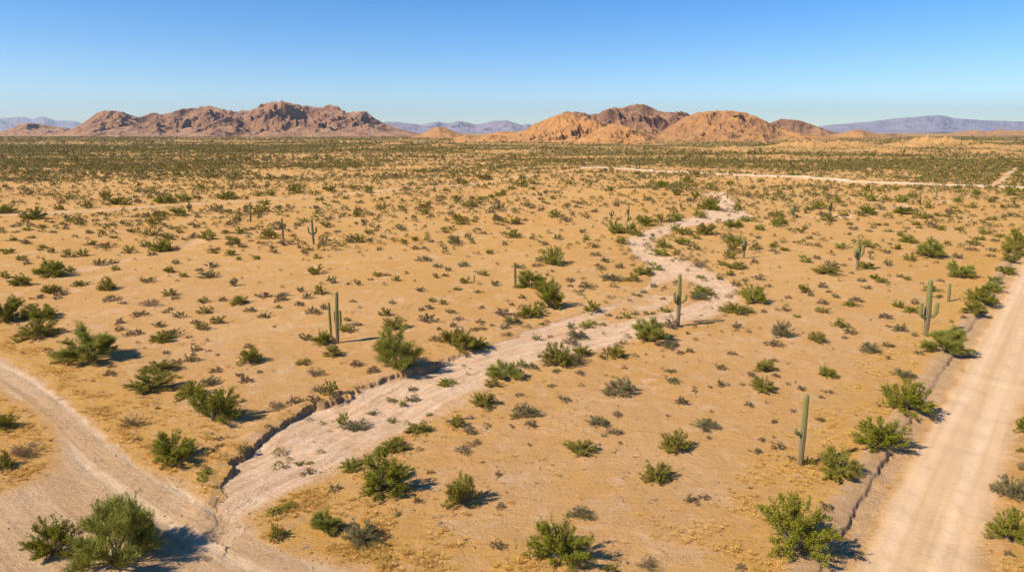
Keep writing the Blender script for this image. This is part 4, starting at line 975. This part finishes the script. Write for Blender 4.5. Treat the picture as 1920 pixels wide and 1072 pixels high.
far_ring(85000, 1150, 3000, 305, far_s, 2.3)
pour('creosote_scrub', 'low green and olive scrub spreading to the mountains', 'scrub', [(t, 0, *a) for (t, *a) in S['c']] + [(t, 1, *a) for (t, *a) in S['o']], [FAR_LEAF, FAR_LEAF_O])
pour('bursage_scrub', 'grey green ground scrub between the creosote', 'scrub', [(t, 0, *a) for (t, *a) in S['g']], [LEAF_G])
pour('dry_scrub', 'brown dry scrub strewn over the plain', 'scrub', [(t, 0, *a) for (t, *a) in S['d']], [LEAF_D])

# --------- dry yellow grass on the verges
def grass_tpl(i):
    r = np.random.default_rng(700 + i); n = 30
    ph = r.uniform(0, 6.283, n); rr = r.uniform(.05, .5, n)
    c = np.stack([np.cos(ph) * rr, np.sin(ph) * rr, r.uniform(.15, .5, n)], 1)
    d = np.stack([np.cos(ph) * .7, np.sin(ph) * .7, r.uniform(.5, 1.2, n)], 1)
    return leaves(c, d, r.uniform(.5, 1., n), r.uniform(.045, .09, n), r)
n = 110000; r_ = np.random.default_rng(71)
a = r_.uniform(-.84, .84, n); y = 24 * np.exp(r_.uniform(0, 1, n) * math.log(150 / 24)); x = a * y
m = masks(x, y); z, _h_ = height(x, y, m); sR, td, tdd = m['sR'], m['tdu'], m['tdd']
g = .7 * ss(sR, -9, -3.5) * (1 - ss(sR, -3.0, -2.3)) + ss(sR, ROAD_W + .5, ROAD_W + 1.5) * .8 + ss(td, -6, -2) * (1 - ss(td, -.9, -.3)) * 1.3 + (1 - ss(tdd, 1, 7)) * (tdd >= 0) * (1 - scrape(x, y))
g = g + np.where((m['dr'] < -.3) & (m['dr'] > -3), .35, 0) * (y < 75) + .04
g = g * ss(fbm(x / 3.0, y / 3.0, 3, 72), -.12, .38) * (m['wash'] < .1) * (m['road'] < .05) * (m['track'] < .05)
k = r_.uniform(0, 1.1, n) < g
ww = r_.uniform(.12, .42, n); gt = [grass_tpl(i) for i in range(6)]
pour('dry_grass', 'short yellow dry grass along the verges', 'grass', [(gt, 0, x[k], y[k], z[k], ww[k], ww[k] * r_.uniform(.5, .9, k.sum()), 5)], [GRASS_M])

# --------- clods, pebbles and bits of dead wood
def rock_tpl(i):
    r = np.random.default_rng(800 + i)
    a = np.arange(5) * 2 * math.pi / 5; lo = np.stack([np.cos(a), np.sin(a), np.zeros(5)], 1) * .5; hi = lo * .62 + np.array([0, 0, .45])
    V = np.vstack([lo, hi]) * r.uniform(.7, 1.25, (10, 1)); V = np.vstack([V, [[0, 0, .58]]])
    Q = [[j, (j + 1) % 5, 5 + (j + 1) % 5, 5 + j] for j in range(5)] + [[5, 6, 7, 10], [7, 8, 9, 10], [9, 5, 10, 10]]
    Q = [q for q in Q if len(set(q)) == 4]
    return V, np.array(Q)
def twig_tpl(i):
    r = np.random.default_rng(820 + i); n = 3
    c = np.stack([r.normal(0, .25, n), r.normal(0, .25, n), np.full(n, .08)], 1)
    d = np.stack([r.normal(size=n), r.normal(size=n), np.zeros(n) + .1], 1); return leaves(c, d, r.uniform(.5, 1.2, n), np.full(n, .12), r)
STONE = mat_stem('brown pebbles', (.24, .14, .08), (.42, .27, .16), 1.5)
n = 22000; r_ = np.random.default_rng(81)
a = r_.uniform(-.84, .84, n); y = 24 * np.exp(r_.uniform(0, 1, n) * math.log(120 / 24)); x = a * y
m = masks(x, y); z, _h_ = height(x, y, m)
k = (r_.uniform(size=n) < (.25 + .75 * ss(fbm(x / 5, y / 5, 3, 82), -.1, .35))) & (m['road'] < .3) & (r_.uniform(size=n) > m['wash'] * .8) & (r_.uniform(size=n) > m['track'] * .8)
ww = np.exp(r_.normal(-2.75, .5, n)); ww = np.clip(ww, .03, .22)
k2 = r_.uniform(size=n) < .3
pour('gravel', 'brown pebbles, clods and litter lying on the sand', 'gravel', [([rock_tpl(i) for i in range(6)], 0, x[k & ~k2], y[k & ~k2], z[k & ~k2] - .01, ww[k & ~k2], ww[k & ~k2] * .8, 6),
      ([twig_tpl(i) for i in range(5)], 1, x[k & k2], y[k & k2], z[k & k2], ww[k & k2] * 3, ww[k & k2] * 2, 7)], [STONE, STEM_DRY])

# ------------------------------------------------------------------ saguaros
M_SAG = mat_saguaro()
def ribbed(path, rads, nrib=10, rings=None):
    """a ribbed column along a path with a rounded tip"""
    path = np.array(path, float); n = len(path)
    tan = np.gradient(path, axis=0); tan /= np.linalg.norm(tan, axis=1, keepdims=True)
    a = np.cross(tan, np.array([0, 1., 0])); a /= np.linalg.norm(a, axis=1, keepdims=True); b = np.cross(tan, a)
    m = nrib * 4; ang = np.arange(m) * 2 * math.pi / m; ribv = .5 + .5 * np.cos(ang * nrib)
    V = []; rib = []
    for i in range(n):
        rr = rads[i] * (.80 + .22 * ribv)
        V.append(path[i] + rr[:, None] * (np.cos(ang)[:, None] * a[i] + np.sin(ang)[:, None] * b[i])); rib.append(ribv)
    V = np.vstack(V); ids = np.arange(n * m).reshape(n, m); nx = np.roll(ids, -1, 1)
    Q = np.stack([ids[:-1], nx[:-1], nx[1:], ids[1:]], -1).reshape(-1, 4)
    return V, Q, np.concatenate(rib)
def column(name, P, R, parent, z0, zt):
    P = np.array(P, float); seg = np.r_[0, np.cumsum(np.linalg.norm(np.diff(P, axis=0), axis=1))]
    n = 30; body = np.linspace(0, seg[-1] - R[-1], n); cap = seg[-1] - R[-1] * (1 - np.sin(np.linspace(.15, 1.54, 7)))
    s = np.r_[body, cap]; path = np.stack([np.interp(s, seg, P[:, j]) for j in range(3)], 1)
    # soften corners
    for _ in range(3): path[1:-8] = (path[:-9] + 2 * path[1:-8] + path[2:-7]) / 4
    rad = np.interp(s, np.linspace(0, seg[-1], len(R)), R); rad[n:] = R[-1] * np.cos(np.linspace(.15, 1.54, 7))
    rad = rad * (1 + .03 * np.sin(s * 5 + z0))
    V, Q, rib = ribbed(path, rad)
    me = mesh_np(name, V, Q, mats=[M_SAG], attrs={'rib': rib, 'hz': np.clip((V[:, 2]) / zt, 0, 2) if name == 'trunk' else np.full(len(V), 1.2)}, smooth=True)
    return link(name, me, parent)
def px_scale(bu, bv):
    x, y, z = place([bu], [bv]); x, y, z = x[0], y[0], z[0]; return x, y, z, depth_of(x, y, z)
for (bu, bv), (tu, tv), hw, arms, lab, _w in SAG:
    x, y, z, D = px_scale(bu, bv)
    def zof(v):    # height above the foot of a point at this distance seen at row v
        b = (v - 536) / F; return CAM_H + y * (-SP - b * CP) / (CP - b * SP) - z
    def xof(u, v):
        b = (v - 536) / F; return (u - 960) / F * y / (CP - b * SP) - x
    H = zof(tv); r0 = .86 * hw / F * D
    root = bpy.data.objects.new('saguaro', None); COL.objects.link(root); root.location = (x, y, z - .03)
    tag(root, lab, 'cactus', 'saguaro cacti standing on the desert')
    tx = xof(tu, tv)
    column('trunk', [(0, 0, -.05), (tx * .12, 0, H * .25), (tx * .45, 0, H * .6), (tx * .8, 0, H * .85), (tx, 0, H)], [r0 * .86, r0, r0 * 1.06, r0 * .98, r0 * .85], root, bu, H)
    for j, (av, au, atv) in enumerate(arms):
        ax_, az_ = xof(au, atv), zof(atv); z0 = zof(av); t0 = tx * np.interp(z0 / H, [0, .25, .6, .85, 1], [0, .12, .45, .8, 1])
        dy = [-.5, .35, -.25][j % 3] * r0 * 3 if abs(ax_ - t0) < r0 * 3.2 else [-.15, .2, .1][j % 3]
        ra = r0 * .72
        if az_ - z0 < r0 * 2.2:    # a stub pointing outwards
            P = [(t0, dy * .3, z0), (t0 + (ax_ - t0) * .5, dy * .7, z0 + (az_ - z0) * .35), (ax_, dy, az_)]
        else:
            P = [(t0, 0, z0), (t0 + (ax_ - t0) * .55, dy * .6, z0 + .02), (t0 + (ax_ - t0) * .95, dy, z0 + min(.35, (az_ - z0) * .35)), (ax_, dy, z0 + (az_ - z0) * .7), (ax_, dy, az_)]
        column('arm', P, [ra * .75, ra * .9, ra, ra * .95, ra * .85], root, au, 1)

# ------------------------------------------------------------------ dead wood
def dead_branch(u, v, L, az, lab, seed):
    x, y, z = [q[0] for q in place([u], [v])]; r = np.random.default_rng(seed)
    n = 9; P = np.zeros((1, n, 3)); t = np.linspace(0, L, n); P[0, :, 0] = t * math.cos(az); P[0, :, 1] = t * math.sin(az); P[0, :, :2] += np.cumsum(r.normal(0, L * .012, (n, 2)), 0)
    P[0, :, 2] = zat(P[0, :, 0] + x, P[0, :, 1] + y) - z + .07
    V, Q = tubes(P, np.linspace(.09, .03, n)[None])
    k = 6; st = P[0, r.integers(2, n - 1, k)]; e = st + np.stack([r.normal(0, L * .16, k), r.normal(0, L * .16, k), r.uniform(.1, .5, k)], 1)
    V2, Q2 = tubes(np.stack([st, (st + e) / 2 + r.normal(0, .05, (k, 3)), e], 1), np.tile([.04, .03, .012], (k, 1)))
    o = link('fallen_branch', mesh_np('fallen_branch', np.vstack([V, V2]), np.vstack([Q, Q2 + len(V)]), mats=[STEM_DRY]), loc=(x, y, z)); tag(o, lab, 'dead branch')
dead_branch(1300, 604, 3.6, .35, 'dead grey branch lying at the foot of the wash bank saguaro', 1)
dead_branch(512, 556, 2.6, .1, 'bleached dead wood heaped on the open sand', 2)
dead_branch(835, 790, 2.2, .3, 'dead twisted branch on the orange edge of the wash', 3)
dead_branch(1807, 668, 1.7, -.25, 'dead bleached branches under the feathery palo verde by the berm', 4)

# ------------------------------------------------------------------ air
def make_haze():
    V = np.array([(sx * 34000, y, z) for z in (-14, 1150) for y in (-34000, 34000) for sx in (-1, 1)], float)
    Q = np.array([(0, 2, 3, 1), (4, 5, 7, 6), (0, 1, 5, 4), (2, 6, 7, 3), (0, 4, 6, 2), (1, 3, 7, 5)])
    m = bpy.data.materials.new('thin desert air'); m.use_nodes = True; t = m.node_tree; t.nodes.clear()
    pv = t.nodes.new('ShaderNodeVolumePrincipled'); pv.inputs['Color'].default_value = (.80, .90, 1.0, 1); pv.inputs['Density'].default_value = HAZE
    pv.inputs['Anisotropy'].default_value = .2
    o = t.nodes.new('ShaderNodeOutputMaterial'); t.links.new(pv.outputs[0], o.inputs['Volume'])
    ob = link('haze', mesh_np('haze', V, Q, mats=[m])); tag(ob, 'thin bluish haze over the far desert', 'haze', None, 'stuff')
HAZE = 2.6e-5
make_haze()

# ------------------------------------------------------------------ light
w = bpy.data.worlds.new('World'); scene.world = w; w.use_nodes = True; nt = w.node_tree; nt.nodes.clear()
sky = nt.nodes.new('ShaderNodeTexSky'); sky.sky_type = 'NISHITA'; sky.sun_disc = False
sky.sun_elevation = SUN_EL; sky.sun_rotation = math.pi / 2 - SUN_AZ
sky.altitude = 1500; sky.air_density = 1.0; sky.dust_density = .05; sky.ozone_density = 1.0
bg = nt.nodes.new('ShaderNodeBackground'); bg.inputs[1].default_value = .10
hs = nt.nodes.new('ShaderNodeHueSaturation'); hs.inputs['Saturation'].default_value = 1.5
out = nt.nodes.new('ShaderNodeOutputWorld')
nt.links.new(sky.outputs[0], hs.inputs['Color']); wb = nt.nodes.new('ShaderNodeMix'); wb.data_type = 'RGBA'; wb.blend_type = 'MULTIPLY'; wb.inputs[0].default_value = 1; wb.inputs[7].default_value = (.80, .93, 1.14, 1)
nt.links.new(hs.outputs[0], wb.inputs[6]); nt.links.new(wb.outputs[2], bg.inputs[0]); nt.links.new(bg.outputs[0], out.inputs[0])
sl = bpy.data.lights.new('sun', 'SUN'); sl.energy = 5.0; sl.angle = math.radians(.53); sl.color = (1.0, .91, .73)
so = bpy.data.objects.new('sun', sl); COL.objects.link(so)
from mathutils import Vector
dirv = Vector((math.cos(SUN_EL) * math.cos(SUN_AZ), math.cos(SUN_EL) * math.sin(SUN_AZ), math.sin(SUN_EL)))
so.rotation_euler = dirv.to_track_quat('Z', 'Y').to_euler()

cam = bpy.data.cameras.new('camera'); cam.sensor_width = 36; cam.lens = 36 * F / 1920; cam.clip_end = 80000; cam.clip_start = .5
co = bpy.data.objects.new('camera', cam); COL.objects.link(co); co.location = (0, 0, CAM_H); co.rotation_euler = (math.pi / 2 - PITCH, 0, 0)
scene.camera = co
scene.view_settings.view_transform = 'Standard'; scene.view_settings.look = 'None'; scene.view_settings.exposure = 0.46; scene.view_settings.gamma = 1
scene.cycles.volume_bounces = 0; scene.cycles.max_bounces = 6; scene.cycles.transparent_max_bounces = 6
